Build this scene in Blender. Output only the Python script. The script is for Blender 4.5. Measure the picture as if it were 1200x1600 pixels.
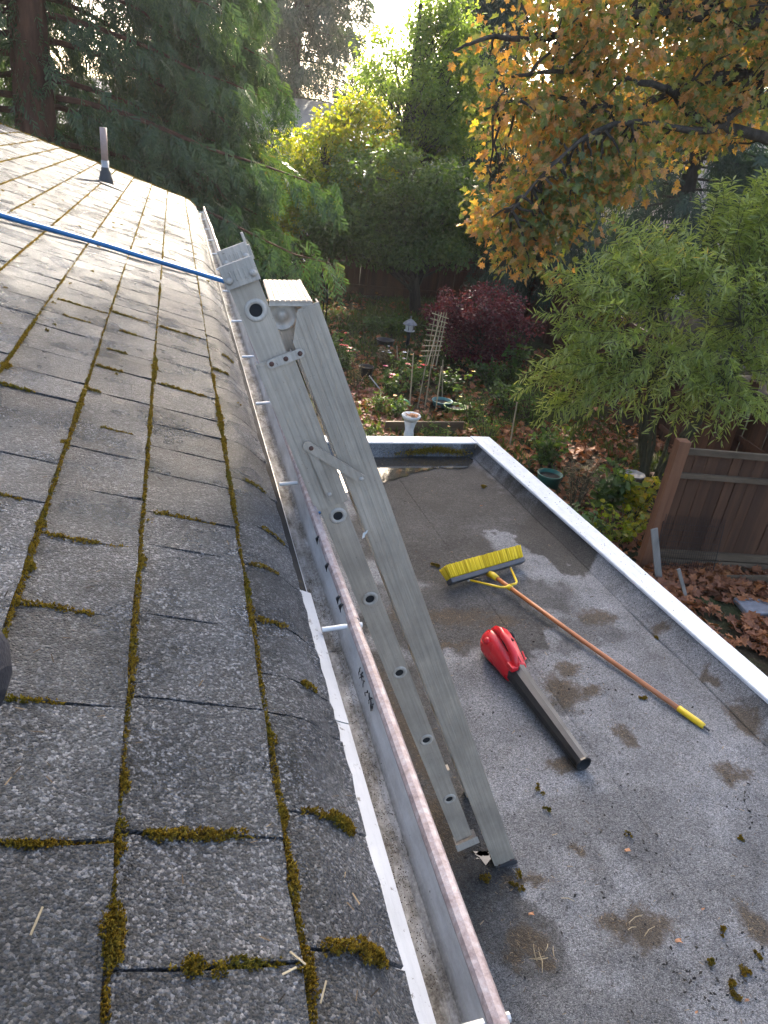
import bpy, math, random
import numpy as np
from mathutils import Matrix, Vector

for o in list(bpy.data.objects):
    bpy.data.objects.remove(o)
sc = bpy.context.scene
COL = sc.collection
R_ = math.radians

# ------------------------------------------------------------------ camera
# camera stands at the origin, +Y runs along the eave, +X to the flat roof, Z up
CAM = np.array([[0.96141858, -0.02152272, 0.27424641],
                [-0.25229232, -0.46635854, 0.84785511],
                [0.109649, -0.88433392, -0.45379578]])   # columns: right, down, forward
cd = bpy.data.cameras.new('camera')
cam = bpy.data.objects.new('camera', cd)
COL.objects.link(cam)
m = Matrix.Identity(4)
for i in range(3):
    m[i][0] = CAM[i, 0]; m[i][1] = -CAM[i, 1]; m[i][2] = -CAM[i, 2]
cam.matrix_world = m
cd.sensor_fit = 'VERTICAL'; cd.sensor_height = 36.0
cd.lens = 36.0 * 1109.0 / 1600.0
cd.clip_start = 0.02; cd.clip_end = 2000
sc.camera = cam

# ------------------------------------------------------------------ sky, sun, exposure
SUN_AZ, SUN_EL = R_(17.0), R_(31.0)          # azimuth clockwise from +Y
w = bpy.data.worlds.new('World'); sc.world = w; w.use_nodes = True
wn = w.node_tree; wn.nodes.clear()
sky = wn.nodes.new('ShaderNodeTexSky'); sky.sky_type = 'NISHITA'; sky.sun_disc = False
sky.sun_elevation = SUN_EL; sky.sun_rotation = SUN_AZ
sky.air_density = 0.75; sky.dust_density = 4.0; sky.ozone_density = 0.4
bg = wn.nodes.new('ShaderNodeBackground'); bg.inputs['Strength'].default_value = 0.15
wo = wn.nodes.new('ShaderNodeOutputWorld')
wn.links.new(sky.outputs[0], bg.inputs[0]); wn.links.new(bg.outputs[0], wo.inputs[0])
sd = bpy.data.lights.new('sun', 'SUN'); sd.energy = 3.5; sd.angle = R_(0.5); sd.color = (1.0, 0.92, 0.79)
sun = bpy.data.objects.new('sun', sd); COL.objects.link(sun)
SUN = Vector((math.sin(SUN_AZ) * math.cos(SUN_EL), math.cos(SUN_AZ) * math.cos(SUN_EL), math.sin(SUN_EL)))
sun.rotation_euler = SUN.to_track_quat('Z', 'Y').to_euler()
sun.location = (6, 20, 25)
vs = sc.view_settings
vs.view_transform = 'Standard'; vs.look = 'None'; vs.exposure = 2.35; vs.gamma = 1.0; vs.use_curve_mapping = False
vs.use_white_balance = True; vs.white_balance_temperature = 6700; vs.white_balance_tint = 10   # the phone's shade white balance
cy = sc.cycles
cy.max_bounces = 7; cy.diffuse_bounces = 3; cy.glossy_bounces = 3; cy.transmission_bounces = 4; cy.transparent_max_bounces = 6
cy.sample_clamp_indirect = 6.0; cy.volume_bounces = 0
cy.use_denoising = True

# ------------------------------------------------------------------ geometry helpers
def A(*v): return np.array(v, float)
def at(px, py, Y):
    r = CAM @ A(px - 600, py - 800, 1109); return r * (Y / r[1])
def onz(px, py, z):
    r = CAM @ A(px - 600, py - 800, 1109); return r * (z / r[2])
def atd(px, py, d):
    return CAM @ A(px - 600, py - 800, 1109) / 1109 * d
def unit(v):
    v = np.asarray(v, float); return v / (np.linalg.norm(v) + 1e-12)
def proj(p):
    c = CAM.T @ np.asarray(p, float)
    return 600 + 1109 * c[0] / c[2], 800 + 1109 * c[1] / c[2], c[2]

class MB:
    def __init__(s): s.v = []; s.f = []
    def add(s, vs, fs):
        o = len(s.v); s.v += [tuple(map(float, p)) for p in vs]; s.f += [tuple(i + o for i in f) for f in fs]; return s
    def obox(s, c, ux, uy, uz):           # centre and three half vectors
        c, ux, uy, uz = map(np.asarray, (c, ux, uy, uz))
        P = [c + a * ux + b * uy + d * uz for d in (-1, 1) for b in (-1, 1) for a in (-1, 1)]
        F = [(0, 2, 3, 1), (4, 5, 7, 6), (0, 1, 5, 4), (2, 6, 7, 3), (0, 4, 6, 2), (1, 3, 7, 5)]
        if np.dot(np.cross(ux, uy), uz) < 0: F = [f[::-1] for f in F]
        return s.add(P, F)
    def box(s, a, b):
        a, b = A(*a), A(*b); c = (a + b) / 2; h = np.abs(b - a) / 2
        return s.obox(c, A(h[0], 0, 0), A(0, h[1], 0), A(0, 0, h[2]))
    def bar(s, p, q, wdir, w_, t):        # bar from p to q, width w_ along wdir, thickness t
        p, q = np.asarray(p, float), np.asarray(q, float); d = unit(q - p)
        wd = np.asarray(wdir, float); wd = unit(wd - d * np.dot(wd, d)); td = np.cross(d, wd)
        return s.obox((p + q) / 2, (q - p) / 2, wd * w_ / 2, td * t / 2)
    def tube(s, pts, rad, n=8, cap=True, squash=None):
        pts = np.asarray(pts, float)
        if np.isscalar(rad): rad = [rad] * len(pts)
        o = len(s.v); T = np.gradient(pts, axis=0); ref = A(0, 0, 1)
        if abs(unit(T[0])[2]) > 0.9: ref = A(1, 0, 0)
        V = []
        for p, t, r in zip(pts, T, rad):
            t = unit(t); u = unit(np.cross(ref, t)); v_ = np.cross(t, u); ref = np.cross(t, u) if False else ref
            for k in range(n):
                a = 2 * math.pi * k / n
                V.append(p + r * (math.cos(a) * u + math.sin(a) * v_ * (squash or 1)))
        F = []
        for i in range(len(pts) - 1):
            for k in range(n):
                a = i * n + k; b = i * n + (k + 1) % n
                F.append((a, b, b + n, a + n))
        if cap:
            F.append(tuple(range(n - 1, -1, -1))); e = (len(pts) - 1) * n; F.append(tuple(range(e, e + n)))
        return s.add(V, F)
    def lathe(s, prof, c, n=20, axis=(0, 0, 1), ref=None):
        c = np.asarray(c, float); ax = unit(axis)
        r0 = A(1, 0, 0) if abs(ax[0]) < 0.9 else A(0, 1, 0)
        if ref is not None: r0 = np.asarray(ref, float)
        u = unit(r0 - ax * np.dot(r0, ax)); v_ = np.cross(ax, u); V = []; F = []
        for r, h in prof:
            for k in range(n):
                a = 2 * math.pi * k / n
                V.append(c + ax * h + r * (math.cos(a) * u + math.sin(a) * v_))
        for i in range(len(prof) - 1):
            for k in range(n):
                a = i * n + k; b = i * n + (k + 1) % n
                F.append((a, b, b + n, a + n))
        F.append(tuple(range(n - 1, -1, -1))); e = (len(prof) - 1) * n; F.append(tuple(range(e, e + n)))
        return s.add(V, F)
    def prism(s, poly, e):                # 3-D polygon extruded by vector e
        P = [np.asarray(p, float) for p in poly]; e = np.asarray(e, float); n = len(P)
        F = [tuple(range(n)), tuple(range(2 * n - 1, n - 1, -1))]
        for i in range(n):
            j = (i + 1) % n; F.append((i, i + n, j + n, j))
        nrm = np.zeros(3)
        for i in range(n): nrm += np.cross(P[i], P[(i + 1) % n])
        if np.dot(nrm, e) > 0: F = [f[::-1] for f in F]
        return s.add(P + [p + e for p in P], F)
    def build(s, name, mat, parent=None, smooth=False, bevel=0.0):
        me = bpy.data.meshes.new(name); me.from_pydata(s.v, [], s.f); me.update()
        return link(name, me, mat, parent, smooth, bevel)

def link(name, me, mat, parent=None, smooth=False, bevel=0.0):
    if mat is not None and not me.materials: me.materials.append(mat)
    o = bpy.data.objects.new(name, me); COL.objects.link(o)
    if smooth: me.polygons.foreach_set('use_smooth', [True] * len(me.polygons))
    if bevel:
        b = o.modifiers.new('bevel', 'BEVEL'); b.width = bevel; b.segments = 2; b.limit_method = 'ANGLE'; b.angle_limit = R_(40)
    if parent is not None:
        o.parent = parent
        if parent.type == 'EMPTY': o.matrix_parent_inverse = Matrix.Translation(-parent.location)
    return o

def tag(o, label=None, cat=None, group=None, kind=None):
    if label: o['label'] = label
    if cat: o['category'] = cat
    if group: o['group'] = group
    if kind: o['kind'] = kind
    return o
def thing(name, label, cat, loc, group=None):
    o = bpy.data.objects.new(name, None); COL.objects.link(o)
    o.empty_display_size = 0.2; o.location = Vector([float(x) for x in loc])
    return tag(o, label, cat, group)

def fast_mesh(name, V, fk, N, k, mat, parent=None, smooth=False):
    """N copies of a k-vertex piece; V is (N*k,3); fk the face tuples of one piece"""
    me = bpy.data.meshes.new(name)
    me.vertices.add(len(V)); me.vertices.foreach_set('co', np.ascontiguousarray(V, np.float32).ravel())
    base = np.concatenate([np.array(f) for f in fk]); tot = np.array([len(f) for f in fk])
    L = (base[None, :] + (np.arange(N) * k)[:, None]).ravel()
    lt = np.tile(tot, N); ls = np.concatenate([[0], np.cumsum(lt)[:-1]])
    me.loops.add(len(L)); me.loops.foreach_set('vertex_index', L.astype(np.int32))
    me.polygons.add(len(lt)); me.polygons.foreach_set('loop_start', ls.astype(np.int32))
    me.update(calc_edges=True)
    return link(name, me, mat, parent, smooth)

def frames(n, d, roll, rng):
    """frames whose x axis is d (N,3) and whose z axis is near n, rolled by noise"""
    d = d / (np.linalg.norm(d, axis=1, keepdims=True) + 1e-9)
    n = n - d * np.sum(n * d, 1, keepdims=True)
    n = n / (np.linalg.norm(n, axis=1, keepdims=True) + 1e-9)
    y = np.cross(n, d); a = rng.normal(0, roll, len(d))[:, None]
    return d, y * np.cos(a) + n * np.sin(a), n * np.cos(a) - y * np.sin(a)
def stamp(base, pos, fx, fy, fz, s):
    base = np.asarray(base, float); s = np.asarray(s, float).reshape(-1, 1, 1)
    V = pos[:, None, :] + s * (base[None, :, 0, None] * fx[:, None, :] + base[None, :, 1, None] * fy[:, None, :] + base[None, :, 2, None] * fz[:, None, :])
    return V.reshape(-1, 3)
def ball(n, rng):
    v = rng.normal(size=(n, 3)); v /= np.linalg.norm(v, axis=1, keepdims=True)
    return v * rng.uniform(0, 1, (n, 1)) ** (1 / 3)

def vnoise(x, y, seed=0):
    xi = np.floor(x).astype(np.int64); yi = np.floor(y).astype(np.int64)
    def h(a, b):
        q = (a * 374761393 + b * 668265263 + seed * 1442695041) & 0x7fffffff
        q = ((q ^ (q >> 13)) * 1274126177) & 0x7fffffff
        return ((q ^ (q >> 16)) & 0xffff) / 65535.0
    fx = x - xi; fy = y - yi; fx = fx * fx * (3 - 2 * fx); fy = fy * fy * (3 - 2 * fy)
    return (h(xi, yi) * (1 - fx) + h(xi + 1, yi) * fx) * (1 - fy) + (h(xi, yi + 1) * (1 - fx) + h(xi + 1, yi + 1) * fx) * fy
def fbm(x, y, seed=0, o=4):
    t = 0; a = 0.5
    for i in range(o): t = t + a * vnoise(x * 2 ** i, y * 2 ** i, seed + i); a /= 2
    return t / (1 - 0.5 ** o)

# ------------------------------------------------------------------ materials
class NT:
    def __init__(s, name):
        s.m = bpy.data.materials.new(name); s.m.use_nodes = True; s.t = s.m.node_tree; s.t.nodes.clear()
        s.out = s.t.nodes.new('ShaderNodeOutputMaterial')
    def n(s, typ, ins=None, **pr):
        nd = s.t.nodes.new('ShaderNode' + typ)
        for k, v in pr.items(): setattr(nd, k, v)
        for k, v in (ins or {}).items():
            if isinstance(v, bpy.types.NodeSocket): s.t.links.new(v, nd.inputs[k])
            else: nd.inputs[k].default_value = v
        return nd
    def pos(s): return s.n('NewGeometry').outputs['Position']
    def noise(s, scale, detail=3, vec=None, rough=0.5, dist=0.0):
        return s.n('TexNoise', {'Scale': scale, 'Detail': detail, 'Roughness': rough, 'Distortion': dist, 'Vector': vec or s.pos()}).outputs['Fac']
    def voro(s, scale, vec=None, feature='F1'):
        return s.n('TexVoronoi', {'Scale': scale, 'Vector': vec or s.pos()}, feature=feature)
    def ramp(s, fac, stops, interp='LINEAR'):
        r = s.n('ValToRGB', {'Fac': fac}); e = r.color_ramp; e.interpolation = interp
        while len(e.elements) < len(stops): e.elements.new(0.5)
        for el, (p, c) in zip(e.elements, stops):
            el.position = p; el.color = (*c, 1) if len(c) == 3 else c
        return r.outputs[0]
    def mix(s, f, a, b, blend='MIX'):
        nd = s.n('Mix', data_type='RGBA', blend_type=blend)
        for k, v in ((0, f), (6, a), (7, b)):
            if isinstance(v, bpy.types.NodeSocket): s.t.links.new(v, nd.inputs[k])
            else: nd.inputs[k].default_value = v if k == 0 else (*v, 1)
        return nd.outputs[2]
    def math(s, op, a, b=0.0, c=0.0, clamp=False):
        nd = s.n('Math', operation=op, use_clamp=clamp)
        for k, v in enumerate((a, b, c)):
            if isinstance(v, bpy.types.NodeSocket): s.t.links.new(v, nd.inputs[k])
            else: nd.inputs[k].default_value = v
        return nd.outputs[0]
    def bump(s, h, strength=0.5, dist=0.01, normal=None):
        d = {'Height': h, 'Strength': strength, 'Distance': dist}
        if normal is not None: d['Normal'] = normal
        return s.n('Bump', d).outputs[0]
    def bsdf(s, col, rough=0.6, metal=0.0, normal=None, spec=0.5, **kw):
        d = {'Base Color': col if isinstance(col, bpy.types.NodeSocket) else (*col, 1), 'Roughness': rough, 'Metallic': metal, 'Specular IOR Level': spec}
        if normal is not None: d['Normal'] = normal
        d.update(kw)
        return s.n('BsdfPrincipled', d).outputs[0]
    def done(s, sh, disp=None):
        s.t.links.new(sh, s.out.inputs[0]); return s.m

def g3(v): return (v, v, v)
MAT = {}
def M_shingle():
    t = NT('shingle_granules'); p = t.pos()
    v = t.voro(320, p); v2 = t.voro(640, p)
    isl = t.n('NewGeometry').outputs['Random Per Island']; obr = t.n('ObjectInfo').outputs['Random']
    rnd = t.math('FRACT', t.math('ADD', isl, obr))
    g = t.ramp(t.n('SeparateColor', {0: v.outputs['Color']}).outputs[0], [(0, (.006, .0065, .007)), (.38, (.030, .033, .037)), (.72, (.095, .103, .115)), (1, (.46, .47, .48))])
    g2 = t.ramp(t.n('SeparateColor', {0: v2.outputs['Color']}).outputs[0], [(0, (.013, .014, .016)), (.6, (.075, .082, .092)), (1, (.32, .325, .33))])
    c = t.mix(.35, g, g2)
    tone = t.ramp(rnd, [(0, g3(.45)), (.5, g3(.72)), (1, (1.0, .98, .96))])
    c = t.mix(1.0, c, tone, 'MULTIPLY')
    spk = t.ramp(t.noise(70, 5, p, .8), [(.36, g3(.22)), (.54, g3(1.1))])
    c = t.mix(.8, c, t.mix(1.0, c, spk, 'MULTIPLY'))
    big = t.ramp(t.noise(9, 4, p), [(.3, g3(.6)), (.7, g3(1.25))])
    c = t.mix(.8, c, t.mix(1.0, c, big, 'MULTIPLY'))
    h = t.math('ADD', t.math('MULTIPLY', t.math('SUBTRACT', 1.0, v.outputs['Distance']), 1.0), t.math('MULTIPLY', t.noise(210, 4, p, .7), 1.6))
    nb = t.bump(h, 1.0, .0055)
    nb = t.bump(t.noise(22, 3, p), .35, .012, nb)
    ro = t.ramp(t.noise(7, 4, p), [(.35, g3(.22)), (.7, g3(.48))])
    wet = t.ramp(t.noise(6.5, 4, p, .6), [(.42, g3(0)), (.60, g3(.75))])
    return t.done(t.bsdf(c, ro, normal=nb, spec=.6, **{'Coat Weight': wet, 'Coat Roughness': .22, 'Coat Normal': nb}))
def M_membrane():
    t = NT('mineral_membrane'); p = t.pos()
    v = t.voro(260, p); v2 = t.voro(620, p)
    g = t.ramp(t.n('SeparateColor', {0: v.outputs['Color']}).outputs[0], [(0, (.025, .027, .03)), (.3, (.10, .105, .11)), (.7, (.24, .25, .26)), (1, (.48, .48, .48))])
    g2 = t.ramp(t.n('SeparateColor', {0: v2.outputs['Color']}).outputs[0], [(0, (.035, .035, .037)), (.5, (.19, .195, .205)), (1, (.46, .46, .455))])
    c = t.mix(.5, g, g2)
    worn = t.ramp(t.noise(3.2, 5, p, .6), [(.32, g3(.45)), (.55, g3(.78)), (.75, g3(1.0))])
    c = t.mix(1.0, c, worn, 'MULTIPLY')
    sp = t.ramp(t.noise(85, 4, p, .75), [(.36, g3(.18)), (.46, g3(1.0))])
    c = t.mix(.75, c, t.mix(1.0, c, sp, 'MULTIPLY'))
    damp = t.n('Attribute', attribute_name='damp').outputs['Fac']; dirt = t.n('Attribute', attribute_name='dirt').outputs['Fac']
    brk = t.noise(55, 4, p, .65)
    dm = t.math('MULTIPLY', t.math('MULTIPLY_ADD', brk, .9, .55), damp, clamp=True)
    c = t.mix(dm, c, t.mix(1.0, c, (.25, .23, .195), 'MULTIPLY'))
    fine = t.noise(170, 4, p, .8)
    dk = t.math('ADD', t.math('ADD', t.math('MULTIPLY', brk, 1.0), t.math('MULTIPLY', fine, .9)), t.math('MULTIPLY', dirt, 1.0))
    dk = t.ramp(t.math('MULTIPLY', dk, .5), [(.56, g3(0)), (.80, g3(.94))])
    dc = t.ramp(t.noise(190, 4, p, .8), [(.33, (.012, .009, .006)), (.5, (.05, .037, .023)), (.64, (.10, .075, .048)), (.75, (.24, .19, .125))])
    c = t.mix(dk, c, dc)
    h = t.math('ADD', t.math('SUBTRACT', 1.0, v.outputs['Distance']), t.math('MULTIPLY', t.noise(130, 3, p), .9))
    nb = t.bump(h, .75, .004)
    nb = t.bump(t.noise(7, 4, p), .45, .02, nb)
    ro = t.math('MULTIPLY_ADD', dm, .1, .74)
    return t.done(t.bsdf(c, ro, normal=nb, spec=.4))
def M_simple(name, col, rough=.6, metal=0., var=.25, sc_=12, bump=.2, bd=.002, spec=.5, speck=None):
    t = NT(name); p = t.pos()
    lo = tuple(x * (1 - var) for x in col); hi = tuple(min(1, x * (1 + var)) for x in col)
    c = t.ramp(t.noise(sc_, 5, p, .6), [(.3, lo), (.7, hi)])
    if speck:
        c = t.mix(t.ramp(t.noise(speck[0], 4, p, .7), [(speck[1], g3(0)), (speck[1] + .08, g3(1))]), c, speck[2])
    nb = t.bump(t.noise(sc_ * 9, 3, p), bump, bd)
    ro = t.ramp(t.noise(sc_ * .7, 3, p), [(.3, g3(max(.05, rough - .1))), (.7, g3(min(1, rough + .1)))])
    return t.done(t.bsdf(c, ro, metal, nb, spec))
def M_leaf(name, stops, rough=.45, trans=.4, spec=.5, bright=1.0, patch=.45, psc=.55):
    t = NT(name); isl = t.n('NewGeometry').outputs['Random Per Island']; obr = t.n('ObjectInfo').outputs['Random']
    r = t.math('FRACT', t.math('ADD', isl, t.math('MULTIPLY', obr, 3.7)))
    # neighbouring leaves turn colour together
    pn = t.n('MapRange', {0: t.noise(psc, 2), 1: .3, 2: .7, 3: 0., 4: 1.}).outputs[0]
    r = t.math('ADD', t.math('MULTIPLY', r, 1 - patch), t.math('MULTIPLY', pn, patch))
    c = t.ramp(r, stops)
    c = t.mix(.6, c, t.mix(1.0, c, t.ramp(t.noise(45, 2), [(.3, g3(.6)), (.7, g3(1.3))]), 'MULTIPLY'))
    a = t.bsdf(c, rough, spec=spec)
    tc = t.mix(1.0, c, (2.0 * bright, 2.0 * bright, .8 * bright), 'MULTIPLY')
    b = t.n('BsdfTranslucent', {'Color': tc}).outputs[0]
    return t.done(t.n('MixShader', {0: trans, 1: a, 2: b}).outputs[0])
def M_bark(name, a, b, sc_=6):
    t = NT(name); mp = t.n('Mapping', {'Vector': t.pos(), 'Scale': (1, 1, .22)}).outputs[0]
    f = t.noise(sc_, 6, mp, .7); c = t.ramp(f, [(.3, a), (.7, b)])
    return t.done(t.bsdf(c, .9, normal=t.bump(t.noise(sc_ * 2.2, 5, mp, .7), .9, .04), spec=.2))
def M_wood(name, a, b, axis=2, sc_=14, streak=.06):
    t = NT(name); s_ = [1, 1, 1]; s_[axis] = streak
    mp = t.n('Mapping', {'Vector': t.pos(), 'Scale': tuple(s_)}).outputs[0]
    isl = t.n('NewGeometry').outputs['Random Per Island']; obr = t.n('ObjectInfo').outputs['Random']
    r = t.math('FRACT', t.math('ADD', isl, obr))
    c = t.ramp(t.noise(sc_, 5, mp, .65), [(.3, a), (.7, b)])
    c = t.mix(1.0, c, t.ramp(r, [(0, g3(.7)), (1, g3(1.2))]), 'MULTIPLY')
    return t.done(t.bsdf(c, .75, normal=t.bump(t.noise(sc_ * 2, 4, mp), .4, .006), spec=.25))
def M_alu(name, col, rib=None):
    t = NT(name); p = t.pos()
    c = t.ramp(t.noise(7, 6, p, .65), [(.28, tuple(x * .72 for x in col)), (.6, col), (.8, tuple(min(1, x * 1.2) for x in col))])
    mp = t.n('Mapping', {'Vector': t.n('Mapping', {'Vector': p, 'Rotation': (0, R_(23.6), 0)}).outputs[0], 'Scale': (1, 1, .03)}).outputs[0]
    st = t.noise(130, 3, mp, .7)
    c = t.mix(.35, c, t.mix(1.0, c, t.ramp(st, [(.35, g3(.55)), (.65, g3(1.25))]), 'MULTIPLY'))
    c = t.mix(t.ramp(t.noise(260, 2, p), [(.70, g3(0)), (.76, g3(.8))]), c, (.09, .08, .07))
    return t.done(t.bsdf(c, t.ramp(t.noise(30, 3, p), [(.3, g3(.42)), (.7, g3(.62))]), .2, t.bump(st, .35, .001), .5))
def M_gutter():
    t = NT('gutter_paint'); p = t.pos()
    sz = t.n('SeparateXYZ', {0: p})
    mp = t.n('Mapping', {'Vector': p, 'Scale': (1, .35, 1)}).outputs[0]
    c = t.ramp(t.noise(24, 6, mp, .7), [(.3, (.36, .36, .345)), (.55, (.56, .57, .565)), (.75, (.66, .67, .66))])
    # silt stays on the trough floor
    low = t.n('MapRange', {0: sz.outputs[2], 1: -.800, 2: -.816, 3: 0., 4: 1.}).outputs[0]
    f = t.math('MULTIPLY', low, t.ramp(t.noise(38, 6, mp, .75), [(.28, g3(.35)), (.6, g3(1))]))
    silt = t.ramp(t.noise(170, 4, p, .75), [(.3, (.035, .030, .024)), (.55, (.16, .145, .12)), (.8, (.36, .34, .30))])
    c = t.mix(f, c, silt)
    c = t.mix(t.ramp(t.noise(120, 3, p), [(.72, g3(0)), (.76, g3(1))]), c, (.03, .028, .025))
    return t.done(t.bsdf(c, t.math('MULTIPLY_ADD', f, .45, .35), .15, t.bump(t.noise(120, 4, p), .2, .003), .5))
def M_lip():
    t = NT('gutter_lip_paint'); p = t.pos()
    c = t.ramp(t.noise(70, 6, p, .72), [(.28, (.15, .105, .095)), (.46, (.29, .225, .21)), (.62, (.40, .345, .33)), (.78, (.56, .53, .52))])
    return t.done(t.bsdf(c, .42, .1, t.bump(t.noise(160, 3, p), .35, .002), .5))
def M_white(name, col, spk=.66, dirt=(.10, .09, .07)):
    t = NT(name); p = t.pos()
    c = t.ramp(t.noise(14, 5, p, .6), [(.3, tuple(x * .85 for x in col)), (.65, col)])
    mp = t.n('Mapping', {'Vector': p, 'Scale': (1, .12, 1)}).outputs[0]
    c = t.mix(t.ramp(t.noise(34, 5, mp, .7), [(.52, g3(0)), (.72, g3(.55))]), c, tuple(x * .55 for x in col))
    c = t.mix(t.ramp(t.noise(75, 5, p, .75), [(spk, g3(0)), (spk + .05, g3(.9))]), c, dirt)
    return t.done(t.bsdf(c, .4, 0, t.bump(t.noise(60, 3, p), .1, .002), .5))
def M_moss():
    t = NT('moss'); isl = t.n('NewGeometry').outputs['Random Per Island']; p = t.pos()
    c = t.ramp(isl, [(0, (.03, .02, .007)), (.3, (.13, .085, .015)), (.65, (.24, .17, .022)), (1, (.34, .27, .05))])
    c = t.mix(t.ramp(t.noise(14, 3, p), [(.5, g3(0)), (.66, g3(.5))]), c, (.09, .11, .02))
    a = t.bsdf(c, .85, spec=.2); b = t.n('BsdfTranslucent', {'Color': t.mix(1.0, c, (1.6, 1.4, .6), 'MULTIPLY')}).outputs[0]
    return t.done(t.n('MixShader', {0: .3, 1: a, 2: b}).outputs[0])
def M_bits(name, stops):
    t = NT(name); c = t.ramp(t.n('NewGeometry').outputs['Random Per Island'], stops)
    return t.done(t.bsdf(c, .8, spec=.25))
def M_ground():
    t = NT('garden_soil'); p = t.pos()
    c = t.ramp(t.noise(1.3, 6, p, .65), [(.3, (.022, .018, .012)), (.5, (.05, .038, .022)), (.62, (.045, .055, .02)), (.8, (.06, .075, .025))])
    c = t.mix(.6, c, t.mix(1.0, c, t.ramp(t.noise(30, 4, p, .7), [(.3, g3(.4)), (.7, g3(1.5))]), 'MULTIPLY'))
    return t.done(t.bsdf(c, .95, normal=t.bump(t.noise(18, 5, p, .7), .8, .05), spec=.15))
def M_water():
    t = NT('rain_water'); p = t.pos()
    return t.done(t.bsdf((.03, .028, .024), .04, normal=t.bump(t.noise(14, 2, p), .03, .003), spec=.7))
def M_rake():
    t = NT('far_roof_shingle'); p = t.pos()
    br = t.n('TexBrick', {'Vector': p, 'Scale': 3.0, 'Color1': (.20, .185, .17, 1), 'Color2': (.15, .14, .13, 1), 'Mortar': (.08, .075, .07, 1), 'Mortar Size': .02}).outputs[0]
    return t.done(t.bsdf(t.mix(.6, br, t.ramp(t.noise(20, 4, p), [(.3, g3(.1)), (.7, g3(.26))])), .8))

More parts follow.
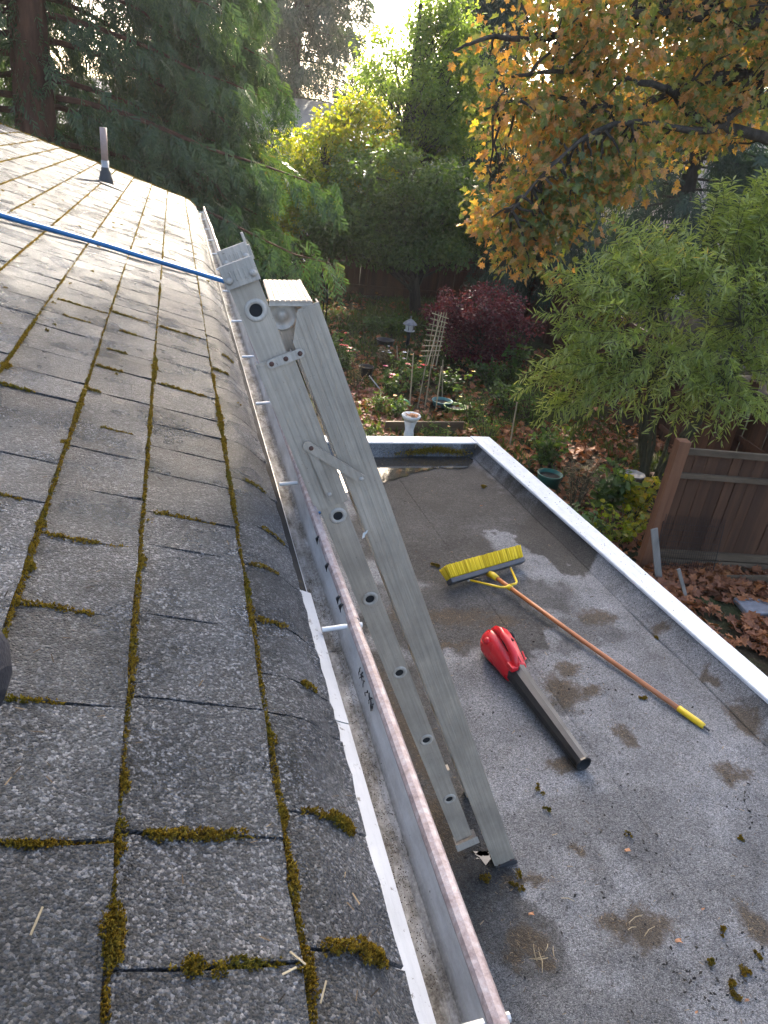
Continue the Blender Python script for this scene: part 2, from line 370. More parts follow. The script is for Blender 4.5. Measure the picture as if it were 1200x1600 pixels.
MAT.update(
    shingle=M_shingle(), membrane=M_membrane(), gutter=M_gutter(), lip=M_lip(),
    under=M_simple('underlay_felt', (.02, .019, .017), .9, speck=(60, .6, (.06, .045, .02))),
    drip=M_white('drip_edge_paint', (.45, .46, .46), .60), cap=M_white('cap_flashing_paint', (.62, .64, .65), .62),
    tar=M_simple('tar', (.012, .012, .013), .35), ferrule=M_simple('ferrule_aluminium', (.62, .62, .60), .4, .3, .15),
    alu=M_alu('ladder_aluminium', (.44, .375, .30)), alu2=M_alu('ladder_bracket_aluminium', (.47, .42, .36)),
    rung=M_alu('rung_aluminium', (.40, .40, .39)), rust=M_simple('rusty_rivet', (.11, .055, .04), .7, .2, .4, 60),
    redtip=M_simple('red_end_paint', (.45, .03, .03), .5), dark=M_simple('recess_shade', (.01, .01, .011), .8),  # recess colour: near-black that paints shade into hollows and openings
    moss=M_moss(), water=M_water(),
    bits=M_bits('needle_litter', [(0, (.015, .012, .009)), (.5, (.06, .042, .025)), (.8, (.17, .12, .07)), (1, (.33, .25, .15))]),
    leafbits=M_bits('leaf_flakes', [(0, (.30, .12, .05)), (.5, (.42, .20, .10)), (1, (.5, .3, .17))]),
    hose=M_simple('blue_plastic', (.012, .125, .31), .4, 0, .2, 8, .1), copper=M_simple('orange_brown_handle', (.42, .15, .055), .38, 0, .18, 14, .1),
    yellow=M_simple('yellow_plastic', (.70, .47, .015), .4, 0, .12, 20), bristle=M_bits('yellow_bristles', [(0, (.40, .27, .01)), (.5, (.62, .44, .015)), (1, (.74, .56, .04))]),
    block=M_simple('grey_plastic', (.05, .052, .056), .45), red=M_simple('red_plastic', (.60, .012, .02), .3, 0, .1, 10, .08, .001, .6),
    black=M_simple('black_plastic', (.012, .012, .013), .38, 0, .3, 25, .25, .002, .6), cloth=M_simple('navy_cloth', (.012, .013, .02), .9, 0, .3, 30, .6, .004),
    pvc=M_simple('weathered_pvc', (.30, .215, .18), .6, 0, .2, 18), lead=M_simple('vent_boot_rubber', (.035, .034, .033), .7), galv=M_simple('galvanised', (.30, .30, .29), .5, .4),
    siding=M_simple('house_siding', (.42, .40, .36), .7), cream=M_simple('cream_wall', (.55, .52, .44), .8, 0, .1, 2), pinkwall=M_simple('pale_wall', (.62, .50, .45), .8, 0, .1, 2),
    farroof=M_rake(), trim=M_simple('dark_trim', (.06, .05, .045), .6), glass=M_simple('window_glass', (.03, .035, .04), .08, 0, .1, 3, 0), frame=M_simple('window_frame', (.5, .5, .48), .5),
    fence=M_wood('fence_stain', (.055, .022, .013), (.105, .045, .024)), gate=M_wood('gate_boards', (.045, .021, .011), (.095, .045, .023)),
    gatepost=M_wood('gate_post_wood', (.13, .055, .028), (.22, .10, .05)), rail=M_wood('weathered_rail', (.075, .052, .032), (.15, .105, .065), 0, 14, .12),
    greywood=M_wood('grey_plank', (.22, .20, .17), (.38, .35, .31)), bamboo=M_wood('bamboo', (.28, .22, .13), (.46, .39, .25)),
    wire=M_simple('rusty_wire', (.03, .02, .016), .7, .3), iron=M_simple('black_iron', (.012, .012, .012), .5, .3),
    stone=M_simple('white_cast_stone', (.66, .66, .63), .7, 0, .15, 14, .3, .004), slate=M_simple('grey_metal', (.20, .205, .22), .5, .2), lampw=M_simple('white_enamel', (.68, .70, .70), .4),
    teal=M_simple('teal_plastic', (.02, .11, .085), .45), lime=M_simple('lime_plastic', (.16, .27, .06), .5), aqua=M_simple('aqua_plastic', (.05, .18, .19), .5), mint=M_simple('mint_hose', (.18, .42, .22), .5), potb=M_simple('black_pot', (.012, .011, .011), .5), terra=M_simple('terracotta', (.32, .12, .06), .8),
    ground=M_ground(),
    cbark=M_bark('cedar_bark', (.030, .014, .009), (.11, .052, .032), 5), bark=M_bark('grey_bark', (.025, .02, .016), (.085, .072, .058), 9), twig=M_bark('green_twigs', (.05, .05, .03), (.12, .11, .06), 20),
    cedar=M_leaf('cedar_sprays', [(0, (.02, .042, .018)), (.5, (.036, .072, .028)), (.85, (.065, .105, .034)), (.95, (.10, .065, .028)), (1, (.14, .06, .03))], .5, .25),
    fir=M_leaf('fir_sprays', [(0, (.02, .038, .022)), (.6, (.035, .062, .034)), (1, (.06, .085, .04))], .55, .2),
    limeleaf=M_leaf('yellow_green_leaves', [(0, (.07, .12, .012)), (.4, (.16, .20, .015)), (.75, (.30, .27, .02)), (1, (.42, .24, .03))], .4, .5),
    birch=M_leaf('light_green_leaves', [(0, (.06, .10, .028)), (.5, (.11, .16, .042)), (.85, (.18, .23, .05)), (1, (.30, .28, .05))], .4, .58, bright=1.35),
    green=M_leaf('dark_green_leaves', [(0, (.04, .075, .020)), (.5, (.07, .115, .030)), (.9, (.11, .155, .038)), (1, (.18, .19, .05))], .4, .42),
    maple=M_leaf('maple_leaves', [(0, (.06, .09, .03)), (.30, (.12, .145, .045)), (.48, (.20, .18, .065)), (.58, (.30, .155, .05)), (.74, (.36, .18, .075)), (.88, (.44, .27, .07)), (1, (.62, .42, .04))], .45, .5, bright=1.3, patch=.38),
    willow=M_leaf('narrow_grey_green_leaves', [(0, (.12, .155, .04)), (.5, (.21, .25, .07)), (.86, (.31, .34, .14)), (.94, (.42, .34, .06)), (1, (.46, .28, .05))], .42, .45, bright=1.2),
    burg=M_leaf('burgundy_leaves', [(0, (.045, .008, .015)), (.5, (.10, .018, .030)), (.85, (.18, .035, .045)), (1, (.30, .10, .05))], .45, .35),
    litter=M_leaf('fallen_leaves', [(0, (.08, .034, .015)), (.4, (.20, .07, .028)), (.75, (.34, .13, .045)), (1, (.46, .22, .07))], .7, .1),
    litter2=M_leaf('fallen_pink_leaves', [(0, (.13, .045, .035)), (.5, (.24, .09, .07)), (1, (.36, .18, .13))], .7, .1),
    grass=M_leaf('grass_blades', [(0, (.035, .05, .014)), (.6, (.065, .09, .022)), (1, (.14, .13, .04))], .6, .35),
    herb=M_leaf('herb_leaves', [(0, (.045, .08, .022)), (.6, (.09, .15, .04)), (1, (.18, .22, .06))], .5, .45),
    drystem=M_leaf('dry_stems', [(0, (.09, .06, .03)), (1, (.28, .21, .12))], .7, .2),
    fl_red=M_simple('red_petals', (.62, .05, .03), .5), fl_or=M_simple('orange_petals', (.70, .25, .02), .5), fl_ye=M_simple('yellow_petals', (.75, .50, .03), .5), fl_pu=M_simple('purple_petals', (.30, .10, .35), .5), fl_wh=M_simple('white_petals', (.7, .7, .68), .5), fl_pk=M_simple('pink_petals', (.70, .08, .16), .5),
)
G = -4.4            # garden level
FR = -2.2           # flat roof level

# ================================================================== GROUND
def build_ground():
    n = 90; xs = np.concatenate([np.linspace(-300, -14, 12), np.linspace(-12, 26, 100), np.linspace(30, 300, 12)])
    ys = np.concatenate([np.linspace(-200, -6, 8), np.linspace(-4, 34, 100), np.linspace(38, 500, 14)])
    XX, YY = np.meshgrid(xs, ys, indexing='ij')
    ZZ = G - .02 + .10 * (fbm(XX * .6, YY * .6, 3) - .5) * ((XX > -12) & (XX < 26) & (YY < 34))
    V = np.stack([XX, YY, ZZ], -1).reshape(-1, 3); a, b = XX.shape
    F = [(i * b + j, (i + 1) * b + j, (i + 1) * b + j + 1, i * b + j + 1) for i in range(a - 1) for j in range(b - 1)]
    me = bpy.data.meshes.new('ground'); me.from_pydata(V.tolist(), [], F); me.update()
    tag(link('ground', me, MAT['ground'], smooth=True), kind='structure')
build_ground()

# ================================================================== HOUSE WITH SHINGLE ROOF
PIT = R_(16.5); CP, SP = math.cos(PIT), math.sin(PIT)
RX0, RZ0 = .212, -.722
Y_FAR = 8.2; Y_NEAR = -1.0
def curl(s): return -.034 * np.clip((.085 - np.asarray(s, float)) / .085, 0, 1) ** 1.7
def rp(s, y, off=0.0):
    o = off + float(curl(s)); return A(RX0 - s * CP + o * SP, y, RZ0 + s * SP + o * CP)
def roof_hit(px, py, off=0.0):
    r = CAM @ A(px - 600, py - 800, 1109); nrm = A(SP, 0, CP); d = nrm @ (A(RX0, 0, RZ0) + nrm * off)
    return r * (d / (nrm @ r))
house = thing('house', 'house with grey moss-lined asphalt shingle roof in left foreground', 'house', (-4, 3.5, G))
S_ = [0, .122, .298, .453, .63]
while S_[-1] < 4.2: S_.append(S_[-1] + .172)
SR = S_[-1]
def build_house():
    b = MB()        # deck under the shingles, both slopes, as a closed slab
    P = []
    for y in (Y_NEAR, Y_FAR):
        e = rp(.09, y, -.001); r = rp(SR, y, -.001)
        P.append([e, r, A(2 * r[0] - e[0], y, e[2]), A(2 * r[0] - e[0], y, e[2] - .03), r - A(0, 0, .03), e - A(0, 0, .012)])
    b.add(P[0] + P[1], [(0, 1, 7, 6), (1, 2, 8, 7), (2, 3, 9, 8), (3, 4, 10, 9), (4, 5, 11, 10), (5, 0, 6, 11), (5, 4, 3, 2, 1, 0), (6, 7, 8, 9, 10, 11)])
    b.build('roof_deck', MAT['under'], house)
    xr = rp(SR, 0)[0]
    MB().box((2 * xr + .3, Y_NEAR + .3, G), (-.30, Y_FAR - .35, -.98)).build('wall', MAT['siding'], house)
    zr = rp(SR, 0)[2] - .1
    MB().prism([A(-.3, Y_FAR - .36, -.975), A(2 * xr + .3, Y_FAR - .36, -.975), A(xr, Y_FAR - .36, zr)], (0, -.1, 0)).build('gable_wall', MAT['siding'], house)
    MB().box((-.299, Y_NEAR, -.972), (.186, Y_FAR - .02, -.955)).build('soffit', MAT['drip'], house)
    MB().box((.188, Y_NEAR, -.985), (.214, Y_FAR - .01, -.772)).build('fascia', MAT['drip'], house)
    # rake trim with its curled moss-grown edge
    b = MB(); e = rp(.02, Y_FAR + .002, -.012); r = rp(SR, Y_FAR + .002, -.012)
    b.prism([e, r, r - A(0, 0, .13), e - A(0, 0, .13)], (0, .03, 0)).build('rake_board', MAT['trim'], house)
    # drip edge
    prof = [(.196, -.7585), (.214, -.7640), (.2355, -.774), (.2355, -.802), (.2335, -.802), (.2335, -.7765), (.213, -.7665), (.196, -.761)]
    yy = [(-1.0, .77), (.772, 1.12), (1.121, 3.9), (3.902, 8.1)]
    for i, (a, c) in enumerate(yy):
        MB().prism([A(x - (.004 if i > 1 else 0), a, z - (.010 if i > 1 else 0) + (i % 2) * .0008) for x, z in prof], (0, c - a, 0)).build('drip_edge', MAT['drip' if i < 2 else 'under'], house)  # far lengths in dark felt colour, painting the mossy shadow below the shingles
build_house()

def tab_mesh(seed, L=.2, W=.17, first=False):
    rng = np.random.RandomState(seed); nx, ny = (12, 6) if first else (6, 6)
    xs = np.linspace(0, L, nx); ys = np.linspace(0, W, ny); T = .0062
    V = np.zeros((nx, ny, 3))
    ww = rng.normal(0, .0012, (nx, 2)); wl = rng.normal(0, .0016, ny); tilt = rng.normal(0, .002)
    cz = rng.uniform(-.0005, .005, 2)
    for i, x in enumerate(xs):
        for j, y in enumerate(ys):
            f = x / L; g = y / W
            yy_ = y + (ww[i, 0] if j == 0 else ww[i, 1] if j == ny - 1 else 0)
            xx_ = x + (wl[j] + tilt * (g - .5) if i == nx - 1 else 0)
            z = .0035 + .0055 * f + (cz[0] * (1 - g) ** 3 + cz[1] * g ** 3) * f ** 4 + rng.normal(0, .0004)
            if first: z = .004 + curl(.122 + .03 - x * (.160 / L))
            if i == 0: z = .001
            V[i, j] = (xx_, yy_, z)
    top = V.reshape(-1, 3); bot = top.copy(); bot[:, 2] -= T
    F = []
    n = nx * ny
    for i in range(nx - 1):
        for j in range(ny - 1):
            a = i * ny + j; F.append((a, a + ny, a + ny + 1, a + 1))
    for i in range(nx - 1):
        a = i * ny; F.append((a, a + n, a + ny + n, a + ny)); a = i * ny + ny - 1; F.append((a, a + ny, a + ny + n, a + n))
    for j in range(ny - 1):
        a = (nx - 1) * ny + j; F.append((a, a + n, a + 1 + n, a + 1))
    return np.vstack([top, bot]), F
TABS = [tab_mesh(i) for i in range(8)]; TAB0 = [tab_mesh(50 + i, first=True) for i in range(4)]
TABME = {}
def tab_data(first, k):
    if (first, k) not in TABME:
        V, F = (TAB0 if first else TABS)[k]
        me = bpy.data.meshes.new('shingle'); me.from_pydata(V.tolist(), [], F); me.update(); me.materials.append(MAT['shingle'])
        TABME[(first, k)] = me
    return TABME[(first, k)]
ROTY = np.array([[CP, 0, SP], [0, 1, 0], [-SP, 0, CP]])
SLOTS = {}
def build_shingles():
    rng = np.random.RandomState(5); tabs = []
    fixed = {1: [.10, .24, .383, .519, .717, .895, 1.095, 1.214], 2: [.16, .33, .50, .69, .87, 1.06, 1.24], 0: [.08, .22, .40, .56, .72, .80, .93, 1.10, 1.26]}
    for j in range(len(S_) - 1):
        cuts = [Y_NEAR]
        f = fixed.get(j)
        if f:
            cuts = list(np.arange(Y_NEAR, f[0] - .08, .17)) + f
        while cuts[-1] < Y_FAR - .1: cuts.append(cuts[-1] + rng.choice([.135, .165, .18, .205, .225]) + rng.normal(0, .006))
        cuts[-1] = Y_FAR + .012 + rng.normal(0, .006)
        SLOTS[j] = cuts
        e = S_[j + 1] - S_[j]
        for a, b in zip(cuts[:-1], cuts[1:]):
            gap = rng.uniform(.0018, .0055) + .0011 * max(0, a - 1); first = j == 0
            k = rng.randint(4 if first else 8)
            s_top = S_[j + 1] + .03; Lx = (e + .03) / .2 if not first else .160 / .2
            org = rp(s_top, a + gap / 2, 0); sy = (b - a - gap) / .17
            p = proj(rp(S_[j] + e / 2, (a + b) / 2)); area = 0
            if p[2] > .05 and -60 < p[0] < 1200 and 150 < p[1] < 1680: area = sy * e / p[2] ** 3
            tabs.append((area, first, k, org, Lx, sy, rng.normal(0, .0006)))
    tabs.sort(key=lambda t: -t[0])
    for t in tabs[:300]:
        _, first, k, org, Lx, sy, dz = t
        o = link('shingle', tab_data(first, k), None, house)
        o.location = Vector(org) + Vector((SP, 0, CP)) * dz
        o.rotation_euler = (0, PIT, 0); o.scale = (Lx, sy, 1)
    V = []; F = []; off = 0
    for t in tabs[300:]:
        _, first, k, org, Lx, sy, dz = t
        v, f = (TAB0 if first else TABS)[k]
        V.append((v * A(Lx, sy, 1)) @ ROTY.T + org); F += [tuple(i + off for i in q) for q in f]; off += len(v)
    me = bpy.data.meshes.new('shingle_field'); me.from_pydata(np.vstack(V).tolist(), [], F); me.update()
    tag(link('shingle_field', me, MAT['shingle'], house), kind='stuff')
build_shingles()

# tufts of moss: three crossed blades each, packed into cushions
TUFT_V = [(-.5, 0, 0), (.5, 0, 0), (0, .1, 1.2), (-.25, -.43, 0), (.25, .43, 0), (.1, -.05, 1.3), (.25, -.43, 0), (-.25, .43, 0), (-.1, 0, 1.1)]
TUFT_F = [(0, 1, 2), (3, 4, 5), (6, 7, 8)]
def tufts(name, P, size, mat, up, parent=None, kind='stuff'):
    rng = np.random.RandomState(len(P)); P = np.asarray(P); N = len(P)
    z = np.tile(np.asarray(up, float), (N, 1)) + rng.normal(0, .45, (N, 3)); z /= np.linalg.norm(z, axis=1, keepdims=True)
    x = np.cross(z, rng.normal(size=(N, 3))); x /= np.linalg.norm(x, axis=1, keepdims=True); y = np.cross(z, x)
    V = stamp(TUFT_V, P, x, y, z, size)
    o = fast_mesh(name, V, TUFT_F, N, 9, mat, parent)
    return tag(o, kind=kind)
def build_moss():
    rng = np.random.RandomState(11); P = []; SZ = []
    def cushion(s, y, ls, ly, h, dens):
        n = max(4, int(dens * ls * ly * 1e6 / (1.7 + .35 * max(0, y))))
        u = rng.uniform(-1, 1, (n, 2)); u = u[(u ** 2).sum(1) < 1]
        for a, b in u:
            hh = h * math.sqrt(max(0, 1 - a * a - b * b)) * rng.uniform(.75, 1.1)
            P.append(rp(s + a * ls, y + b * ly, .004 + hh * .85)); SZ.append(rng.uniform(.0022, .0042) * (1 if y < 1.6 else 1.0 + .13 * y))
    def run(fn, y0, y1, thick, dens, cover):       # broken line of cushions along a butt edge
        y = y0
        while y < y1:
            d = .008 + .004 * max(0, y)
            nz = vnoise(np.array([y * 5.3 + thick * 1e4]), np.array([fn(y) * 37.0]), 4)[0]
            if nz < cover:
                k = (.30 + .95 * (cover - nz) / cover) * (.35 + 1.1 * vnoise(np.array([y * 1.9 + 7]), np.array([fn(y) * 51.0]), 8)[0])
                cushion(fn(y), y, thick * k * rng.uniform(.7, 1.2), d * rng.uniform(.8, 1.5), thick * k * rng.uniform(.6, 1.1), dens)
            y += d * rng.uniform(.9, 1.6)
    # along the butt edges
    for j in range(1, 14):
        sj = S_[j]
        run(lambda y: sj - .005, .15, 2.2, .0075 if j < 3 else .0055, 1.0, .93)
        run(lambda y: sj - .004, 2.2, Y_FAR, .0034, .5, .9)
    # in the slots between tabs
    for j in range(0, 6):
        for c in SLOTS[j]:
            if not (.15 < c < 2.6): continue
            q = rng.rand()
            if q < .45: continue
            a, b = sorted(rng.uniform(0, 1, 2)); e = S_[j + 1] - S_[j]
            if b - a < .3: b = min(1, a + .4)
            s = S_[j] + a * e
            while s < S_[j] + b * e:
                k = rng.uniform(.4, 1.0); cushion(s, c + rng.normal(0, .002), .007, .0055 * k + .002, .007 * k, 1.0); s += rng.uniform(.004, .009)
    # the fat cushions that catch the eye
    fat = [(31, 1458, .040, .012, .013), (90, 1461, .028, .011, .012), (350, 1365, .030, .010, .010), (250, 1333, .028, .008, .008), (520, 1215, .016, .014, .013), (540, 1240, .012, .012, .012), (615, 1560, .018, .014, .012), (600, 1548, .015, .012, .012), (500, 1520, .025, .012, .011), (545, 1530, .022, .010, .010), (320, 1535, .022, .010, .010), (400, 1530, .03, .007, .007), (440, 1370, .008, .02, .009), (425, 1280, .007, .03, .009), (190, 1310, .008, .022, .008), (240, 880, .02, .012, .008), (190, 855, .025, .008, .006), (60, 815, .01, .015, .008), (30, 880, .014, .014, .009), (490, 1080, .018, .008, .008), (410, 1150, .014, .01, .008), (385, 915, .02, .008, .007), (100, 690, .012, .012, .008), (20, 575, .014, .016, .008), (60, 1247, .035, .006, .006), (225, 1217, .025, .005, .005)]
    for px, py, ls, ly, h in fat:
        p = roof_hit(px, py, .008); s = max(.004, (RX0 - p[0]) / CP); y = p[1]; jj = int(np.searchsorted(S_, s)) - 1
        sl = min(SLOTS[max(0, jj)], key=lambda q: abs(q - y)); sc_ = min(S_[1:], key=lambda q: abs(q - .006 - s))
        if abs(sl - y) < abs(sc_ - .006 - s): y = sl; ls, ly = max(ls, ly), min(ls, ly)
        else: s = sc_ - .006; ls, ly = min(ls, ly), max(ls, ly)
        for q in range(5):
            e = rng.uniform(-.7, .7); cushion(max(.004, s + (e * ls if ls > ly else rng.normal(0, .002))), y + (e * ly if ly > ls else rng.normal(0, .002)), ls * rng.uniform(.35, .6) if ls > ly else ls * rng.uniform(.6, 1), ly * rng.uniform(.35, .6) if ly > ls else ly * rng.uniform(.6, 1), h * rng.uniform(.5, 1), 1.2)
    # crumbs
    for i in range(130):
        y = rng.uniform(.2, 5) ; s = rng.uniform(.02, 1.9); cushion(s, y, .004 + .001 * y, .004 + .001 * y, .004, .8)
    # golden fringe on the far rake
    y = 0
    for i in range(500):
        s = rng.uniform(0, 3.2); cushion(s, Y_FAR + rng.normal(0, .006), .012, .016, .012, .12)
    tufts('moss', P, np.array(SZ), MAT['moss'], (SP, 0, CP), house)
    # needles and crumbs of bark on the roof
    n = 1500; P = np.array([rp(rng.uniform(.0, 2.2), .2 + 7.6 * rng.rand() ** 1.4, .010) for i in range(n)])
    d = rng.normal(size=(n, 3)); d -= np.outer(d @ A(SP, 0, CP), A(SP, 0, CP)); fx, fy, fz = frames(np.tile(A(SP, 0, CP), (n, 1)), d, .2, rng)
    V = stamp([(-1, -.12, 0), (1, -.1, 0), (1, .1, .05), (-1, .12, .02)], P, fx, fy, fz, rng.uniform(.002, .007, n) * (1 + P[:, 1] * .12))
    tag(fast_mesh('needle_litter', V, [(0, 1, 2, 3)], n, 4, MAT['bits'], house), kind='stuff')
    for i, (px, py, a, L) in enumerate([(58, 1442, 1.25, .022), (505, 1553, 1.1, .018), (465, 1500, -.9, .02), (452, 1520, .2, .014)]):
        p = roof_hit(px, py, .016); d = A(math.cos(a) * CP, math.sin(a), -math.cos(a) * SP)
        MB().bar(p - d * L / 2, p + d * L / 2 + A(0, 0, .006), (0, 0, 1), .0012, .0017).build('wood_splinter', MAT['bamboo'], house)
build_moss()

# ------------------------------------------------------------------ gutter
def build_gutter():
    g = thing('gutter', 'long weathered metal gutter with pinkish lip along the shingle eave', 'gutter', (.262, 3.5, -.85))
    inner = [(.2330, -.790), (.2330, -.814), (.240, -.8205), (.2665, -.8205), (.2745, -.816), (.2795, -.803), (.2830, -.785), (.2835, -.765)]
    outer = [(.2315, -.790), (.2315, -.816), (.239, -.8225), (.2675, -.8225), (.2765, -.817), (.2815, -.803), (.285, -.785), (.2855, -.765)]
    lip = [(.2825, -.7655), (.2806, -.757), (.2835, -.7505), (.2900, -.7478), (.2968, -.7486), (.3005, -.7535), (.3005, -.766), (.2972, -.768), (.2964, -.757), (.290, -.7532), (.2860, -.755), (.2855, -.7655)]
    for (y0, y1, dx) in ((-1.0, 1.02, 0.0), (1.0, 4.3, .0022), (4.285, Y_FAR + .06, 0.0)):
        n = int((y1 - y0) / .12) + 1; ys = np.linspace(y0, y1, n + 1)
        for nm, poly, mt in (('trough', inner + outer[::-1], MAT['gutter']), ('front_lip', lip, MAT['lip'])):
            b = MB(); k = len(poly); V = []; F = []
            for y in ys:
                wob = .0016 * math.sin(y * 3.1) + .0012 * math.sin(y * 7.7 + 1); front = A(*[1.0 if x > .27 else .3 for x, z in poly])
                V += [(x + dx + wob * front[i], y, z + dx * .3 + .0008 * math.sin(y * 5)) for i, (x, z) in enumerate(poly)]
            for i in range(n):
                for q in range(k):
                    r = (q + 1) % k; F.append((i * k + q, i * k + r, (i + 1) * k + r, (i + 1) * k + q))
            F.append(tuple(range(k - 1, -1, -1))); F.append(tuple(range(n * k, n * k + k)))
            b.add(V, F); b.build(nm, mt, g)
    for y in (.337, .994, 1.587, 2.18, 2.71, 3.28, 3.95, 4.6, 5.2, 5.85, 6.5, 7.2, 7.8):
        b = MB(); b.tube([A(.2345, y, -.765), A(.279, y, -.7615)], .0048, 10); b.tube([A(.30, y, -.760), A(.3065, y, -.760)], .005, 8)
        b.build('hanger_tube', MAT['ferrule'], g, smooth=False)
    rng = np.random.RandomState(3); b = MB()     # tar drips by the joint
    for i in range(9):
        y = .80 + .012 * i + rng.normal(0, .003); z = -.768 - rng.uniform(0, .010); x = .2830
        pts = [A(x - .0012, y, z)]
        for q in range(5): pts.append(pts[-1] + A(-.0003, rng.normal(0, .0035), -rng.uniform(.001, .005)))
        b.tube(pts, [.0011, .0013, .001, .0012, .0009, .0006], 5)
    for y in (1.19, 1.075, 1.30, 1.05): b.tube([A(.281, y, -.752), A(.2785, y + .004, -.760), A(.2800, y + .002, -.772)], [.003, .0036, .0012], 6)
    tag(b.build('tar_drips', MAT['tar'], g, smooth=True), kind='stuff')
    # silt and crumbs in the trough
    n = 14000; Y = .1 + 7.6 * rng.rand(n) ** 1.8; X = .2350 + .040 * rng.rand(n) ** 1.4
    P = np.stack([X, Y, np.full(n, -.8200) + np.clip(.2395 - X, 0, 1) * .9 + np.clip(X - .268, 0, 1) * .7], 1); keep = fbm(Y * 6, X * 40, 9) > .42; P = P[keep]; n = len(P)
    V = stamp(TUFT_V, P, *[np.tile(A(*q), (n, 1)) for q in ((1, 0, 0), (0, 1, 0), (0, 0, .5))], rng.uniform(.0006, .0022, n))
    tag(fast_mesh('silt', V, TUFT_F, n, 9, MAT['bits'], g), kind='stuff')
build_gutter()

# ------------------------------------------------------------------ vent pipe, hose
def build_roof_things():
    b = roof_hit(166, 287); t = at(161, 199, b[1]); y = b[1]
    v = thing('vent_pipe', 'two-tone plumbing vent pipe with black boot rising from the shingles', 'vent pipe', b)
    mid = b + (t - b) * .42
    MB().tube([b, mid], .029, 14).build('lower_pipe', MAT['galv'], v, True)
    MB().tube([mid - A(0, 0, .01), t], .0265, 14).build('upper_pipe', MAT['pvc'], v, True)
    MB().lathe([(.058, -.03), (.055, .025), (.050, .05), (.046, .055), (.044, .085), (.034, .095), (.033, .12)], b - A(0, 0, .0), 18).build('boot', MAT['lead'], v, True)
    MB().obox(roof_hit(166, 287, .013) + A(.02, 0, -.005), A(.08 * CP, 0, -.08 * SP), A(0, .07, 0), A(SP, 0, CP) * .002).build('flashing', MAT['lead'], v)
    pts = []
    for px, py in [(-330, 236), (-180, 281), (-80, 312), (0, 336), (82, 359), (165, 383), (220, 400), (270, 415), (310, 427)]:
        pts.append(roof_hit(px, py, .026))
    a = rp(.0, 4.18, .0); e = unit(pts[-1] - pts[-4]); pts += [pts[-1] + e * .12, pts[-1] + e * .24, A(.345, 4.27, -.80), A(.375, 4.28, -.88), A(.37, 4.27, -1.0), A(.38, 4.28, -1.5), A(.40, 4.25, -2.05), A(.48, 4.15, -2.17), A(.7, 4.0, -2.182), A(1.0, 4.2, -2.182)]
    P = np.array(pts); q = []
    for i in range(len(P) - 1):
        p0, p1, p2, p3 = P[max(0, i - 1)], P[i], P[i + 1], P[min(len(P) - 1, i + 2)]
        for u in np.linspace(0, 1, 7)[:-1]:
            q.append(.5 * (2 * p1 + (p2 - p0) * u + (2 * p0 - 5 * p1 + 4 * p2 - p3) * u * u + (3 * p1 - p0 - 3 * p2 + p3) * u ** 3))
    o = MB().tube(q, .0122, 12).build('blue_hose', MAT['hose'], None, True)
    tag(o, 'bright blue hose lying straight across the shingle roof', 'hose')
build_roof_things()

# ================================================================== FLAT ROOF
def Xo(y): return 2.54 + (5.21 - y) * .0642
def Xi(y): return 2.37 + (5.08 - y) * .075
def Xs(y): return 2.36 + (5.05 - y) * .05
DAMP = [(760, 935, .62, .22, .7), (640, 840, .42, .5, .9), (700, 800, .5, .35, .8), (900, 990, .25, .10, .5), (690, 760, .55, .5, 1), (640, 790, .4, .5, .9), (760, 800, .35, .3, .9), (860, 845, .16, .35, 1.1), (880, 875, .16, .12, 1.1), (800, 835, .30, .05, .9), (730, 840, .35, .05, .9), (680, 980, .35, .16, .9), (740, 960, .4, .12, .8), (820, 985, .22, .12, .9), (650, 870, .25, .3, .8), (720, 925, .35, .1, .8), (880, 1085, .10, .14, .7), (830, 1470, .16, .12, .7), (660, 1300, .25, .5, .9), (620, 1150, .22, .6, .9), (735, 712, .2, .1, .8), (1150, 1130, .08, .16, .6), (800, 690, .03, .3, .6), (770, 1420, .12, .25, .8), (960, 1300, .3, .12, .35), (1100, 1350, .25, .2, .3), (900, 1560, .4, .15, .4)]
DIRT = [(930, 965, .11, .07), (890, 1048, .06, .05), (880, 1090, .055, .07), (928, 1083, .06, .03), (975, 1150, .05, .06), (885, 1197, .07, .035), (1145, 1212, .07, .05), (1160, 1130, .05, .10), (1110, 1070, .03, .07), (1000, 1450, .10, .055), (960, 1440, .06, .03), (820, 1470, .05, .05), (800, 1500, .03, .035), (850, 1500, .03, .045), (820, 1380, .09, .02), (1028, 993, .05, .03), (700, 965, .22, .06), (640, 960, .1, .08), (780, 975, .1, .05), (690, 1010, .12, .03), (655, 1170, .05, .2), (690, 1300, .05, .15), (1180, 1450, .05, .07), (600, 1090, .05, .3), (880, 1080, .09, .10), (900, 1330, .03, .02)]
def field_attr(V):
    x, y = V[:, 0], V[:, 1]; wx = x + .42 * (fbm(x * 3.2, y * 3.2, 21) - .5) + .14 * (fbm(x * 15, y * 15, 23) - .5); wy = y + .42 * (fbm(x * 3.2, y * 3.2, 22) - .5) + .14 * (fbm(x * 15, y * 15, 24) - .5)
    dm = np.zeros(len(V)); dr = np.zeros(len(V))
    for px, py, rx, ry, k in DAMP:
        c = onz(px, py, FR); q = ((wx - c[0]) / rx) ** 2 + ((wy - c[1]) / ry) ** 2
        dm = np.maximum(dm, k * np.clip((1.25 - q) * 2.6, 0, 1))
    wx = x + .05 * (fbm(x * 18, y * 18, 31) - .5) * 2; wy = y + .05 * (fbm(x * 18, y * 18, 32) - .5) * 2
    for px, py, rx, ry in DIRT:
        c = onz(px, py, FR); q = ((wx - c[0]) / rx) ** 2 + ((wy - c[1]) / ry) ** 2
        dr = np.maximum(dr, np.clip((2.3 - q) * .36, 0, .75))
    return dm, dr
GAR = None
